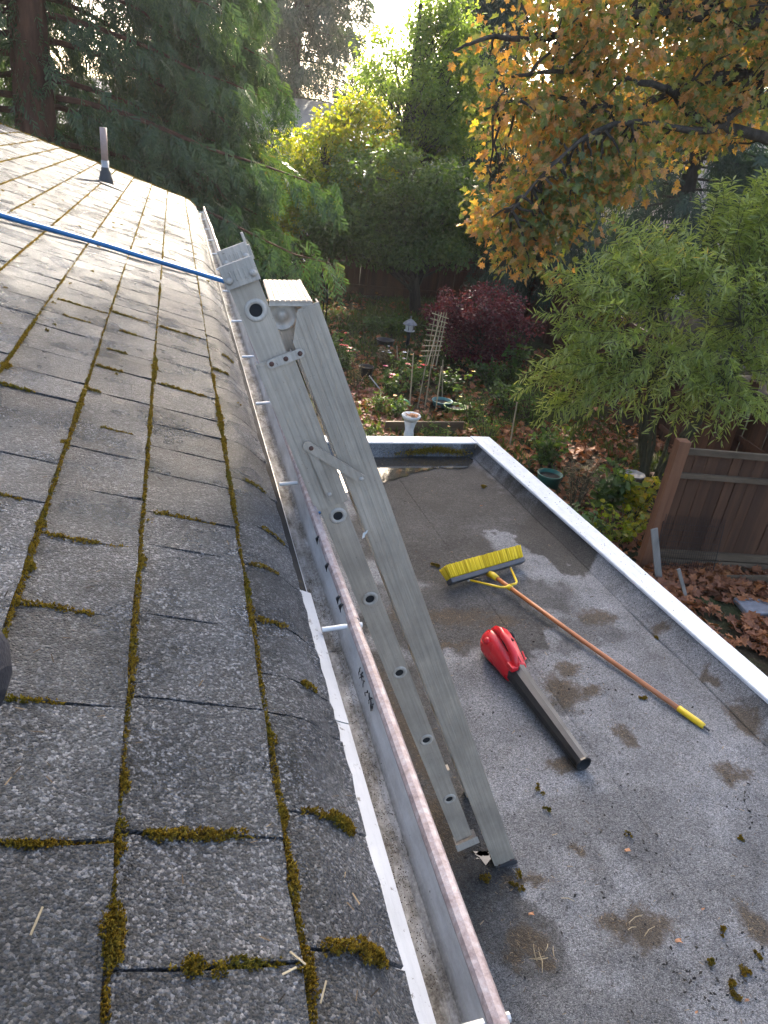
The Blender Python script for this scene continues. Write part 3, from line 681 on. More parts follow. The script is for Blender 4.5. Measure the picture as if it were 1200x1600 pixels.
def sheet(name, X, Y, Z, mat, parent, attrs=True, skirt=.004):
    a, b = X.shape; V = np.stack([X, Y, Z], -1).reshape(-1, 3)
    F = [(i * b + j, (i + 1) * b + j, (i + 1) * b + j + 1, i * b + j + 1) for i in range(a - 1) for j in range(b - 1)]
    me = bpy.data.meshes.new(name); me.from_pydata(V.tolist(), [], F); me.update()
    if attrs:
        dm, dr = field_attr(V)
        for nm, q in (('damp', dm), ('dirt', dr)):
            at_ = me.attributes.new(nm, 'FLOAT', 'POINT'); at_.data.foreach_set('value', q.astype(np.float32))
    return link(name, me, mat, parent, True)
def build_flat():
    global GAR
    GAR = thing('flat_roof_extension', 'low flat-roofed extension with white metal edging right of the gutter', 'building', (1.2, 2, G))
    MB().box((-.28, -1.6, G), (2.3, 5.02, -2.31)).build('wall', MAT['siding'], GAR)
    MB().prism([A(-.28, -1.6, -2.305), A(Xi(-1.6), -1.6, -2.305), A(Xi(5.1), 5.1, -2.305), A(-.28, 5.1, -2.305)], (0, 0, .085)).build('roof_deck', MAT['trim'], GAR)
    ys = np.linspace(-1.5, 5.075, 420)
    for i, (f0, f1) in enumerate(((0, .33), (.325, .70), (.695, 1.0))):
        nu = 90; us = np.linspace(f0, f1, nu); X = np.zeros((nu, len(ys))); Y = np.zeros_like(X)
        for k, y in enumerate(ys):
            x0, x1 = -.26, Xs(y); wob = .006 * math.sin(y * 2.3 + i) + .004 * vnoise(np.array([y * 9.]), np.array([i * 3.]), 2)[0]
            X[:, k] = x0 + us * (x1 - x0) + wob * np.linspace(1, 1 if i < 2 else 0, nu); Y[:, k] = y
        Z = FR + .004 * i + .010 * (fbm(X * 3, Y * 3, 40) - .5) + .0035 * np.exp(-((us - f1) / .004) ** 2)[:, None] - .0105 * np.exp(-((X - 1.9) / .5) ** 2 - ((Y - 4.85) / .35) ** 2)
        if i < 2: Z[-1, :] -= .006
        Z[0, :] -= .006
        sheet('membrane_sheet', X, Y, Z, MAT['membrane'], GAR)
    # sloping upstand strip along the right edge, in lengths
    for i, (y0, y1) in enumerate(((-1.5, 1.36), (1.35, 3.05), (3.04, 5.074))):
        yy = np.linspace(y0, y1, int((y1 - y0) / .013)); us = np.linspace(0, 1, 22); X = np.zeros((22, len(yy))); Y = np.zeros_like(X); Z = np.zeros_like(X)
        for k, y in enumerate(yy):
            a, b_ = Xs(y) - .02 + .004 * math.sin(y * 6), Xi(y) + .012
            X[:, k] = a + us * (b_ - a); Y[:, k] = y
            Z[:, k] = FR + .0145 + .098 * us ** 1.5 + (i % 2) * .002
        Z += .006 * (fbm(X * 8, Y * 8, 44) - .5); Z[0, :] -= .006
        sheet('upstand_sheet', X, Y, Z, MAT['membrane'], GAR)
    xs = np.linspace(-.26, Xi(5.08) - .01, 200); us = np.linspace(0, 1, 16)
    X = np.tile(xs, (16, 1)); Y = (5.04 + .035 * us ** .5)[:, None] + 0 * X; Z = (FR - .004 + .114 * us ** 1.2)[:, None] + 0 * X
    sheet('upstand_sheet', X[:, ::-1], Y, Z, MAT['membrane'], GAR)
    # white cap flashing, one piece per length
    zt = -2.083
    def capseg(y0, y1, dz):
        pr = [A(Xi(y0), y0, zt + dz), A(Xi(y0) + .004, y0, zt + .006 + dz), A(Xo(y0) - .004, y0, zt + .001 + dz), A(Xo(y0), y0, zt - .004 + dz), A(Xo(y0), y0, zt - .10), A(Xo(y0) - .012, y0, zt - .10), A(Xo(y0) - .012, y0, zt - .012), A(Xi(y0), y0, zt - .012)]
        q = [A(p[0] + (Xi(y1) - Xi(y0) if k in (0, 1, 7) else Xo(y1) - Xo(y0)), y1, p[2]) for k, p in enumerate(pr)]
        n = 8; b = MB(); b.add(pr + q, [tuple(range(n))] + [tuple(range(2 * n - 1, n - 1, -1))] + [(i, i + n, (i + 1) % n + n, (i + 1) % n) for i in range(n)])
        b.build('cap_flashing', MAT['cap'], GAR)
    capseg(-1.6, .7, 0); capseg(.69, 2.35, .0012); capseg(2.34, 5.205, 0)
    b = MB(); b.prism([A(-.28, 5.072, zt + .0005), A(Xi(5.08) + .02, 5.072, zt + .0005), A(Xo(5.2) - .002, 5.206, zt - .0015), A(-.28, 5.206, zt + .003)], (0, 0, -.012))
    b.box((-.28, 5.194, zt - .10), (Xo(5.2) - .012, 5.206, zt - .011)); b.build('cap_flashing', MAT['cap'], GAR)
    # puddles
    def puddle(pts, z):
        b = MB(); P = [onz(px, py, z) for px, py in pts]; rng = np.random.RandomState(len(pts)); Q = []
        for i, p in enumerate(P):
            q = P[(i + 1) % len(P)]
            for u in np.linspace(0, 1, 9)[:-1]: Q.append(p + (q - p) * u + A(*rng.normal(0, .008, 2), 0))
        b.add(Q, [tuple(range(len(Q)))[::-1]] if False else [tuple(range(len(Q)))])
        return b
    o = puddle([(520, 715), (728, 713), (742, 720), (728, 731), (690, 731), (650, 738), (610, 750), (585, 760), (540, 772)], FR + .0055).build('puddle', MAT['water'])
    tag(o, 'shallow rain puddle along the far edge of the flat roof', 'puddle')
    o = puddle([(741, 1332), (756, 1337), (765, 1330), (771, 1345), (774, 1356), (752, 1345)], FR + .0065).build('puddle', MAT['water'])
    tag(o, 'tiny puddle between the two feet of the aluminium ladder', 'puddle')
build_flat()

def build_flat_litter():
    rng = np.random.RandomState(8)
    # crumbs and needles lying thick in the dirt patches and thin elsewhere
    P = []; S2 = []
    for px, py, rx, ry in DIRT:
        c = onz(px, py, FR); n = int(min(700, 60000 * rx * ry * .5 + 30))
        for i in range(n):
            q = rng.normal(0, .75, 2); P.append((c[0] + q[0] * rx, c[1] + q[1] * ry, FR + .012 + rng.uniform(0, .005))); S2.append(rng.uniform(.002, .0065))
    for i in range(5200):
        P.append((rng.uniform(.5, 2.45), rng.uniform(.1, 5.0), FR + .0125)); S2.append(abs(rng.normal(0, .0035)) + .0012)
    P = np.array(P); P = P[P[:, 0] < Xs(P[:, 1]) + .05]; S2 = np.array(S2[:len(P)]); n = len(P)
    d = rng.normal(size=(n, 3)) * A(1, 1, .15); fx, fy, fz = frames(np.tile(A(0, 0, 1), (n, 1)), d, .5, rng)
    V = stamp([(-1, -.16, 0), (1, -.10, .1), (1, .1, .12), (-1, .16, .05)], P, fx, fy, fz, S2)
    tag(fast_mesh('needle_litter', V, [(0, 1, 2, 3)], n, 4, MAT['bits'], GAR), kind='stuff')
    # dark crumbs
    P = []; S2 = []
    for px, py, r, n in [(1060, 1530, .07, 30), (1140, 1545, .08, 40), (1010, 1330, .06, 18), (985, 1290, .06, 14), (1165, 1260, .05, 22), (880, 1030, .2, 20), (1170, 1080, .2, 20), (760, 1120, .2, 12), (1180, 1500, .06, 15), (950, 1220, .4, 60), (1000, 1400, .4, 60)]:
        c = onz(px, py, FR)
        for i in range(n): P.append(c + A(*rng.normal(0, r, 2), .012)); S2.append(rng.uniform(.003, .009))
    for y in np.linspace(.9, 5.0, 110):                                # on the white edging
        P.append(A(Xi(y) + .15 * rng.rand() * .8 + .01, y + rng.normal(0, .02), -2.077)); S2.append(rng.uniform(.002, .006))
    P = np.array(P); n = len(P); d = rng.normal(size=(n, 3)) * A(1, 1, .2); fx, fy, fz = frames(np.tile(A(0, 0, 1), (n, 1)), d, .5, rng)
    V = stamp([(-1, -.5, 0), (.2, -.6, 0), (1, 0, .1), (.1, .55, 0), (-.2, 0, .6)], P, fx, fy, fz, S2)
    tag(fast_mesh('dark_crumbs', V, [(0, 1, 4), (1, 2, 4), (2, 3, 4), (3, 0, 4)], n, 5, MAT['under'], GAR), kind='stuff')
    # moss cushions on the flat roof
    Q = []; Z = []
    for px, py, r, h in [(758, 1375, .022, .028), (811, 1368, .018, .022), (800, 1383, .016, .016), (815, 1390, .012, .012), (846, 1233, .018, .014), (857, 1268, .014, .014), (1157, 1310, .016, .018), (1127, 1452, .016, .016), (1114, 1505, .014, .014), (1185, 1490, .014, .013), (1165, 1515, .02, .014), (1030, 992, .035, .016), (785, 747, .05, .018), (1145, 1548, .03, .012), (755, 760, .03, .01), (980, 1303, .012, .010), (1003, 1090, .02, .008), (680, 885, .03, .006)]:
        c0 = onz(px, py, FR + .01); r *= .8; sub = [(c0 + A(*rng.normal(0, r * .7, 2), 0), r * rng.uniform(.45, .85)) for q in range(4)]; n = int(420 * (r / .018) ** 1.5)
        for i in range(n):
            c, r = sub[i % 4]; u = rng.uniform(-1, 1, 2); q = (u ** 2).sum() * (1 + .9 * math.sin(3 * math.atan2(u[1], u[0]) + px) ** 2)
            if q > 1: continue
            Q.append(c + A(u[0] * r, u[1] * r, .45 * h * math.sqrt(1 - q) * rng.uniform(.2, 1))); Z.append(rng.uniform(.003, .006))
    for i in range(1500):                                              # cushion under the far edging
        u = rng.normal(0, .14); Q.append(A(2.02 + u, 5.045 + rng.normal(0, .012), -2.135 + rng.normal(0, .012) - .03 * abs(u) * 4)); Z.append(rng.uniform(.006, .012))
    tufts('moss', Q, np.array(Z), MAT['moss'], (0, 0, 1), GAR)
    for i, (px, py, r) in enumerate([(1060, 1470, .016), (980, 1328, .014), (830, 1428, .012), (1098, 1420, .008), (1167, 1563, .008), (1088, 1581, .007), (752, 790, .009)]):
        c = onz(px, py, FR + .015); a = rng.uniform(0, 6); poly = []
        for k in range(9):
            t = a + k * 2 * math.pi / 9; rr = r * (rng.uniform(.5, 1.15)) * (1.3 if k % 2 else .9); poly.append(c + A(math.cos(t) * rr, math.sin(t) * rr * .55, .003 * math.sin(3 * t)))
        MB().prism(poly, (0, 0, .0012)).build('leaf_flake', MAT['leafbits'], GAR)
    b = MB()
    for i in range(11):
        px, py = random.Random(i).choice([(870, 1390), (850, 1480), (900, 1400), (820, 1360), (840, 1490), (930, 1225), (1000, 1450)]); c = onz(px + rng.normal(0, 14), py + rng.normal(0, 10), FR + .016); a = rng.uniform(0, 6); L = rng.uniform(.012, .035)
        d = A(math.cos(a), math.sin(a), 0); b.tube([c - d * L, c + A(0, 0, .003) + A(-d[1], d[0], 0) * L * .15, c + d * L], [.0011, .0013, .0007], 5)
    tag(b.build('twigs', MAT['bamboo'], GAR), kind='stuff')
build_flat_litter()

# ================================================================== LADDER
def build_ladder():
    YN = 1.44; OFF = A(.013, .30, -.015)       # near side frame and the step to the far side frame
    L = thing('combination_ladder', 'folded weathered aluminium combination ladder leaning on the gutter', 'ladder', (1.0, 1.6, FR))
    dl = unit(A(.651, 0, -1.501)); nl = A(-dl[2], 0, dl[0]) * 1.0        # along left rail (downward), across (to the right/up)
    dr = unit(A(.84, 0, -1.897)); nr = A(-dr[2], 0, dr[0])
    def C(p, d, n, Ln, w, depth, t, mat, name, ribs=0, flip=1, chamfer=0, bev=.0008):
        """channel: web of width w facing the camera, flanges running back by depth"""
        b = MB(); p = np.asarray(p, float); q = p + d * Ln; yv = A(0, 1, 0) * flip
        if chamfer:
            poly = [p + n * w / 2, q + n * w / 2, q - n * w / 2, p + d * chamfer[0] - n * w / 2, p - n * (w / 2 - chamfer[1])]
        else:
            poly = [p + n * w / 2, q + n * w / 2, q - n * w / 2, p - n * w / 2]
        b.prism(poly, yv * t)
        for s in (1, -1):
            a = p + (d * chamfer[0] if chamfer and s < 0 else 0)
            b.prism([a + n * s * (w / 2), q + n * s * (w / 2), q + n * s * (w / 2 - t), a + n * s * (w / 2 - t)], yv * depth) if False else \
                b.obox((a + q) / 2 + n * s * (w / 2 - t / 2) + yv * (depth / 2 + t * .5), (q - a) / 2, n * t / 2, yv * (depth - t) / 2)
        if ribs:
            for i in range(ribs):
                o_ = -w / 2 + w * (i + .5) / ribs
                a = p + (d * chamfer[0] * .9 if chamfer and o_ < -w * .1 else d * .004)
                b.obox((a + q) / 2 + n * o_ - yv * .0003, (q - a) / 2 - d * .002, n * w / ribs * .46, yv * .0007)
        return b.build(name, mat, L)
    for side in (0, 1):
        o = OFF * side; fl = 1
        yb = A(0, YN, 0) + o
        # rung section: plain channel
        p = A(.112, 0, -.232) + yb; C(p, dl, nl, 1.952, .060, .026, .003, MAT['alu'], 'rung_rail')
        # stepladder section: wide ribbed channel with a cut corner at the top
        p = A(.2385, 0, -.3035) + yb; C(p, dr, nr, 2.074, .078, .030, .003, MAT['alu'], 'step_rail', 6, 1, (.06, .032))
        # sliding sleeve over the rung rail
        p = A(.188, -.006, -.405) + yb; C(p, dl, nl, .375, .080, .018, .003, MAT['alu'], 'sleeve', 5)
        # end fitting and feet
        p = A(.112, -.005, -.232) + yb
        b = MB(); b.prism([p - dl * .012 + nl * .034, p + dl * .034 + nl * .034, p + dl * .034 - nl * .034, p - dl * .012 - nl * .034], A(0, -.006, 0))
        for k in range(5): b.obox(p + dl * .012 + nl * (-.018 + .009 * k) - A(0, .0065, 0), dl * .010, nl * .0016, A(0, .0012, 0))
        b.obox(p - dl * .018 + nl * .034, dl * .014, nl * .003, A(0, .004, 0))
        b.build('end_fitting', MAT['alu2'], L, bevel=.002)
        for s in (-1, 1): MB().lathe([(.0075, 0), (.0075, .002), (.004, .0045)], p + dl * .018 + nl * .024 * s - A(0, .006, 0), 12, (0, -1, 0)).build('rivet', MAT['alu2'], L, True)
        p = A(.112, 0, -.232) + dl * 1.955 + yb
        b = MB(); b.obox(p + dl * .012 + nl * .004 - A(0, .012, 0), dl * .016, nl * .040, A(0, .002, 0) + dl * .006); b.obox(p + dl * .022 + nl * .004 + A(0, .012, 0), dl * .003, nl * .038, A(0, .024, 0)); b.build('foot', MAT['alu2'], L)
        p = A(.690, .0, -1.655) + yb - nl * .036; MB().prism([p, p + dl * .05, p + dl * .05 - nl * .018], A(0, .02, 0)).build('lock_tab', MAT['alu'], L)
        p = A(.226, 0, -.275) + dr * 2.107 + yb; MB().obox(p - dr * .008 + A(0, .014, 0), dr * .012, nr * .041, A(0, .022, 0)).build('foot', MAT['block'], L)
        for s in (-1, 1): MB().lathe([(.0045, 0), (.0045, .0015), (.002, .003)], p - dr * .02 + nr * .022 * s - A(0, .0006, 0), 8, (0, -1, 0)).build('rivet', MAT['rust'], L)
    nb = A(0, YN, 0)
    # rung ends: flared rings round a dark disc painting the shade inside each rung
    holes = [(.150, -.312), (.252, -.545), (.354, -.778), (.457, -1.021), (.567, -1.273), (.684, -1.541), (.801, -1.813)]
    for i, (x, z) in enumerate(holes):
        c = A(x, YN, z); r = .0155 if i else .017
        MB().tube([c + A(0, .004, 0), c + OFF + A(0, .024, 0)], r - .002, 16).build('rung', MAT['rung'], L, True)
        if i == 1: continue
        ring = MB(); n = 24; prof = [(r - .004, -.0005), (r - .003, -.0032), (r + .003, -.0032), (r + .006, -.0008), (r + .006, .001)]
        V = []; F = []
        for rr, h in prof:
            for k in range(n): V.append(c + A(rr * math.cos(2 * math.pi * k / n), h, rr * math.sin(2 * math.pi * k / n)))
        for a in range(len(prof) - 1):
            for k in range(n): F.append((a * n + k, (a + 1) * n + k, (a + 1) * n + (k + 1) % n, a * n + (k + 1) % n))
        o = ring.add(V, F).build('rung_collar', MAT['alu2'], L, True)
        MB().lathe([(r - .004, 0), (r - .005, -.0008)], c + A(0, .0, 0), 20, (0, 1, 0)).build('hollow_shade', MAT['dark'], o)
    # link plates and brace bars
    def plate(p, q, w_, t, y, rv, mat='alu2', name='brace_bar'):
        p = A(p[0], YN - y, p[1]); q = A(q[0], YN - y, q[1]); d = unit(q - p); n = A(-d[2], 0, d[0])
        poly = []
        for k in range(7): a = math.pi / 2 + math.pi * k / 6; poly.append(p + (d * math.cos(a) + n * math.sin(a)) * w_ / 2)
        for k in range(7): a = -math.pi / 2 + math.pi * k / 6; poly.append(q + (d * math.cos(a) + n * math.sin(a)) * w_ / 2)
        o = MB().prism(poly, A(0, -t, 0)).build(name, MAT[mat], L)
        for u, m_ in rv:
            MB().lathe([(.0052, 0), (.0052, .0016), (.0026, .0038)], p + (q - p) * u - A(0, t, 0), 10, (0, -1, 0)).build('rivet', MAT[m_], o, True)
    plate((.183, -.415), (.240, -.391), .019, .003, .0115, [(0, 'rust'), (.5, 'rust'), (1, 'rust')], 'alu2', 'link_plate')
    plate((.268, -.594), (.396, -.674), .021, .003, .0150, [(.06, 'rust'), (1, 'alu2')], 'alu')
    plate((.273, -.597), (.326, -.714), .017, .003, .0115, [(1, 'alu2')], 'alu')
    # top step of the stepladder: grooved plate with a turned-down lip
    pn, q = A(.176, YN + .002, -.2925), A(.262, YN + .002, -.2885)
    b = MB(); e = OFF + A(.0, -.06, .012); b.prism([pn, q, q + A(0, 0, -.0035), pn + A(0, 0, -.0035)], e)
    for k in range(8):
        a = pn + (q - pn) * ((k + .5) / 8); b.bar(a + A(0, .002, .0006), a + e + A(0, -.002, .0006), (1, 0, 0), .0078, .002)
    b.build('top_step', MAT['alu'], L)
    MB().prism([pn + A(-.0005, 0, -.004), q + A(0, 0, -.004), q + A(0, 0, -.010), pn + A(0, 0, -.010)], (0, .003, 0)).build('step_lip', MAT['alu2'], L)
    c = A(.206, YN + .03, -.325); MB().lathe([(.030, 0), (.031, .004), (.027, .005), (.026, .003), (.012, .003), (.011, .006)], c, 26, (0, -1, 0)).build('hinge_disc', MAT['alu2'], L, True)
    MB().prism([A(.215, YN + .032, -.30), A(.245, YN + .032, -.30), A(.25, YN + .032, -.40), A(.20, YN + .032, -.40)], (0, .003, 0)).build('gusset', MAT['alu'], L)
    # flat treads lower down between the step rails
    for u in (.33, .63, .93, 1.23, 1.53, 1.83):
        c = A(.226, YN + .004, -.275) + dr * u; b = MB(); b.obox(c + OFF / 2, A(.034, 0, 0), (OFF - A(0, .008, 0)) / 2, A(0, 0, .0018)); b.obox(c + OFF / 2 + A(.033, 0, -.012), A(.0012, 0, 0), (OFF - A(0, .008, 0)) / 2, A(0, 0, .012)); b.build('tread', MAT['rung'], L)
    # red-painted end on the far rung rail
    p = A(.112, YN, -.232) + OFF
    MB().obox(p - dl * .003 - A(0, .0005, 0), dl * .0035, nl * .030, A(0, .002, 0)).build('end_paint', MAT['redtip'], L)
    # white paint smears
    for x, z, w_, h in ((.418, -.842, .006, .020), (.425, -.83, .004, .012)):
        MB().prism([A(x, YN - .0016, z), A(x + w_, YN - .0016, z + .004), A(x + w_ * 1.4, YN - .0016, z + h), A(x + .001, YN - .0016, z + h * .8)], (0, -.0004, 0)).build('paint_smear', MAT['lampw'], L)
build_ladder()

# ================================================================== PUSH BROOM
def build_broom():
    h0, h1 = A(1.742, 3.175, FR + .062), A(2.276, 1.926, FR + .020)     # ferrule end, grip end
    d = unit(h0 - h1); ax = unit(A(.955, .30, 0)); ax = unit(A(2.0, 3.325, 0) - A(1.472, 3.141, 0))
    fw = unit(np.cross(A(0, 0, 1), ax)); up = A(0, 0, 1)
    c = (A(1.472, 3.141, 0) + A(2.0, 3.325, 0)) / 2 + A(0, 0, FR + .052) + fw * .012
    T = thing('push_broom', 'yellow push broom with orange-brown handle lying on the flat roof', 'broom', (c[0], c[1], FR))
    bd = unit(fw * .80 + up * .60); bn = np.cross(ax, bd)             # bristle direction and thickness direction
    if bn[2] < 0: bn = -bn
    MB().obox(c, ax * .292, bd * .015, bn * .027).build('head_block', MAT['block'], T, bevel=.006)
    rng = np.random.RandomState(4); P = []; D = []; S2 = []
    for i in range(84):
        for k in range(7):
            u = -.28 + .56 * i / 83; v = -.026 + .052 * k / 6; flare = .45
            dd = unit(bd + ax * (u / .28) * .10 + bn * (v / .026) * .16 + rng.normal(0, .012, 3)); D.append(dd); P.append(c + bd * .017 + ax * u + bn * v); S2.append(rng.uniform(.073, .077))
    P, D = np.array(P), np.array(D); n = len(P); fx, fy, fz = frames(rng.normal(size=(n, 3)), D, 0, rng)
    w_ = .034
    V = stamp([(0, -w_, -w_), (0, w_, -w_), (0, w_, w_), (0, -w_, w_), (1, -w_ * 1.6, -w_ * 1.6), (1, w_ * 1.6, -w_ * 1.6), (1.03, w_ * 1.6, w_ * 1.6), (1, -w_ * 1.6, w_ * 1.6)], P, fx, fy, fz, S2)
    tag(fast_mesh('bristles', V, [(0, 1, 5, 4), (1, 2, 6, 5), (2, 3, 7, 6), (3, 0, 4, 7), (4, 5, 6, 7)], n, 8, MAT['bristle'], T), kind='stuff')
    hj = c - bd * .02
    MB().tube([h0 - d * .03, h0 + d * .005, hj + bd * .004], [.0175, .020, .019], 12).build('socket', MAT['yellow'], T, True)
    MB().tube([h1 + d * .10, h1 + (h0 - h1) * .5 - A(0, 0, .006), h0 - d * .02], .0125, 12).build('handle', MAT['copper'], T, True)
    MB().tube([h1 - d * .0, h1 + d * .02, h1 + d * .13, h1 + d * .134], [.0135, .0158, .0155, .013], 12).build('grip', MAT['yellow'], T, True)
    MB().tube([h1 - d * .03, h1 + d * .001], .005, 8).build('threaded_tip', MAT['block'], T)
    k = h0 - d * .13
    for s, a in ((-1, .16), (1, .17)):
        e = c + ax * a * s - bd * .021 + bn * .006
        m_ = k + ax * .045 * s + A(0, 0, .004) if s > 0 else k + ax * .03 * s
        MB().tube([k + A(0, 0, .016) + ax * .004 * s, m_ + A(0, 0, .010), m_ + (e - m_) * .12 + ax * .012 * s + A(0, 0, .006), e], [.006, .0068, .0068, .006], 8).build('brace', MAT['yellow'], T, True)
        MB().lathe([(.009, 0), (.009, .004), (.004, .007)], e - bd * .001, 10, -bd).build('bolt', MAT['ferrule'], T)
    MB().tube([k - d * .012, k + d * .012], .0165, 12).build('clamp', MAT['yellow'], T, True)
build_broom()

# ================================================================== LEAF BLOWER
def build_blower():
    p0, p1 = A(1.482, 2.60, FR), A(1.575, 1.79, FR)
    T = thing('leaf_blower', 'red leaf blower with long black nozzle tube lying on the flat roof', 'leaf blower', (1.52, 2.3, FR))
    f = unit(p1 - p0); s = np.cross(f, A(0, 0, 1)); u = A(0, 0, 1); tot = np.linalg.norm(p1 - p0)
    def loft(secs, n, name, mat, par, e=2.6, cap=True, bev=0):
        """secs: (distance, half width, half height, centre height, side shift)"""
        b = MB(); V = []; F = []
        for (t, hw, hh, cz, sh) in secs:
            for k in range(n):
                a = 2 * math.pi * (k + .5) / n; ca, sa = math.cos(a), math.sin(a)
                V.append(p0 + f * t + s * (sh + hw * math.copysign(abs(ca) ** (2 / e), ca)) + u * (cz + hh * math.copysign(abs(sa) ** (2 / e), sa)))
        for i in range(len(secs) - 1):
            for k in range(n):
                F.append((i * n + k, i * n + (k + 1) % n, (i + 1) * n + (k + 1) % n, (i + 1) * n + k))
        if cap: F.append(tuple(range(n - 1, -1, -1))); e_ = (len(secs) - 1) * n; F.append(tuple(range(e_, e_ + n)))
        b.add(V, [q[::-1] for q in F]); return b.build(name, mat, par, True)
    body = loft([(0, .018, .018, .085, 0), (.006, .050, .045, .085, 0), (.02, .070, .066, .086, 0), (.045, .079, .077, .087, 0), (.08, .080, .080, .087, 0), (.12, .074, .076, .084, 0), (.17, .066, .068, .079, .0), (.215, .061, .062, .072, 0), (.255, .055, .055, .066, 0), (.262, .050, .050, .066, 0)], 24, 'motor_housing', MAT['red'], T)
    # cooling fins over the round end
    for k in range(11):
        a = math.pi * (k + .5) / 11; ca, sa = math.cos(a), math.sin(a); pts = []
        for t, r in ((.004, .040), (.02, .069), (.045, .0805), (.062, .082)):
            pts.append(p0 + f * t + s * ca * r + u * (.0865 + sa * r))
        MB().tube(pts, [.0026, .0034, .0034, .002], 6).build('cooling_fin', MAT['red'], body)
    # handle bridge running above the housing, rear guard and button
    MB().tube([p0 + f * .045 + u * .160 + s * .01, p0 + f * .09 + u * .186 + s * .012, p0 + f * .16 + u * .178 + s * .014, p0 + f * .225 + u * .158 + s * .016, p0 + f * .275 + u * .118 + s * .02], [.022, .021, .019, .0185, .016], 12).build('handle', MAT['red'], T, True)
    MB().tube([p0 + f * .055 + u * .130 - s * .05, p0 + f * .08 + u * .150 - s * .062, p0 + f * .10 + u * .142 - s * .06], [.010, .012, .009], 8).build('side_vent_shade', MAT['dark'], body, True)  # dark solid painting the shade of a side opening
    MB().lathe([(.018, 0), (.018, .010), (.012, .015)], p0 + f * .075 + s * .068 + u * .125, 14, unit(s + u * .7)).build('cap_button', MAT['red'], body, True)
    MB().lathe([(.011, 0), (.011, .006)], p0 + f * .125 - s * .035 + u * .151, 10, unit(u - s * .6)).build('switch', MAT['black'], body)
    for k in range(10):                                   # dark strips paint the shade of intake slots between the fins
        a = math.pi * (k + 1) / 11; ca, sa = math.cos(a), math.sin(a)
        MB().tube([p0 + f * t + s * ca * r + u * (.0862 + sa * r) for t, r in ((.007, .046), (.02, .0672), (.045, .0785), (.06, .0802))], [.0026, .0034, .0034, .002], 5).build('slot_shade', MAT['dark'], body)
    MB().tube([p0 + f * .10 + u * .170 + s * .012, p0 + f * .14 + u * .160 + s * .012, p0 + f * .19 + u * .148 + s * .014], [.012, .016, .012], 8).build('grip_gap_shade', MAT['dark'], T, True)  # dark solid painting the shade of the gap under the handle
    for t in (.115, .232): MB().lathe([(.006, 0), (.006, .002), (.003, .003)], p0 + f * t - s * .058 + u * (.128 if t < .2 else .098), 8, unit(u - s * .9)).build('screw', MAT['block'], body)
    sm = []                                               # seam of the two housing halves
    for t, hh, cz in ((.01, .050, .085), (.045, .078, .087), (.08, .081, .087), (.12, .077, .084), (.17, .069, .079), (.215, .063, .072), (.255, .056, .066)): sm.append(p0 + f * t + u * (cz + hh) - s * .016)
    MB().tube(sm, .0016, 4).build('seam', MAT['dark'], body)
    for a, b_ in ((.17, -.030), (.20, -.052)):
        MB().tube([p0 + f * a + s * b_ + u * .137, p0 + f * (a + .045) + s * (b_ + .006) + u * .122, p0 + f * (a + .02) + s * (b_ - .014) + u * .110], .004, 6).build('trim_rib', MAT['red'], body)
    MB().obox(p0 + f * .262 + s * .034 + u * .112, f * .026, s * .020, u * .014).build('tube_latch', MAT['red'], body, bevel=.006)
    secs = []
    for t, r, z in ((.235, .050, .066), (.262, .052, .066), (.30, .049, .063), (.42, .045, .056), (.60, .039, .048), (.76, .034, .041), (tot - .01, .033, .039), (tot, .036, .039)): secs.append((t, r, r, z, 0))
    n = 10; tube = loft(secs, n, 'nozzle_tube', MAT['black'], T, 2.15, False)
    for pl in tube.data.polygons: pl.use_smooth = False
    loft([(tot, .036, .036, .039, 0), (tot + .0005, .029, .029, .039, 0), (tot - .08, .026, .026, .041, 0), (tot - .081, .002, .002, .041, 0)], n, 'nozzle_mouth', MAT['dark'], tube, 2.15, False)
build_blower()

# ================================================================== the photographer's knee at the left edge
def build_person():
    k = atd(-58, 1000, .62); foot = k + A(-.16, -.30, .0)
    nrm = A(SP, 0, CP); s = lambda p, off: p + nrm * (off - (nrm @ (p - A(RX0, 0, RZ0))))
    foot = s(foot, .05); toe = s(foot + A(.02, -.16, 0), .04)
    hip = A(-.36, -.28, -.12)
    V = [hip, hip + (k - hip) * .5, k + A(0, -.02, .01), k + A(-.02, -.005, -.05), (k + foot) / 2 + A(0, 0, -.01), foot, toe]
    rad = [.085, .075, .058, .056, .052, .042, .035]
    me = bpy.data.meshes.new('person'); me.from_pydata([tuple(v) for v in V], [(i, i + 1) for i in range(len(V) - 1)], []); me.update()
    o = link('person', me, MAT['cloth'])
    md = o.modifiers.new('skin', 'SKIN')
    for i, r in enumerate(rad): me.skin_vertices[0].data[i].radius = (r, r)
    me.skin_vertices[0].data[0].use_root = True
    ss = o.modifiers.new('sub', 'SUBSURF'); ss.levels = 2; ss.render_levels = 2
    tag(o, 'kneeling person in dark trousers, knee just showing at the left edge', 'person')
build_person()

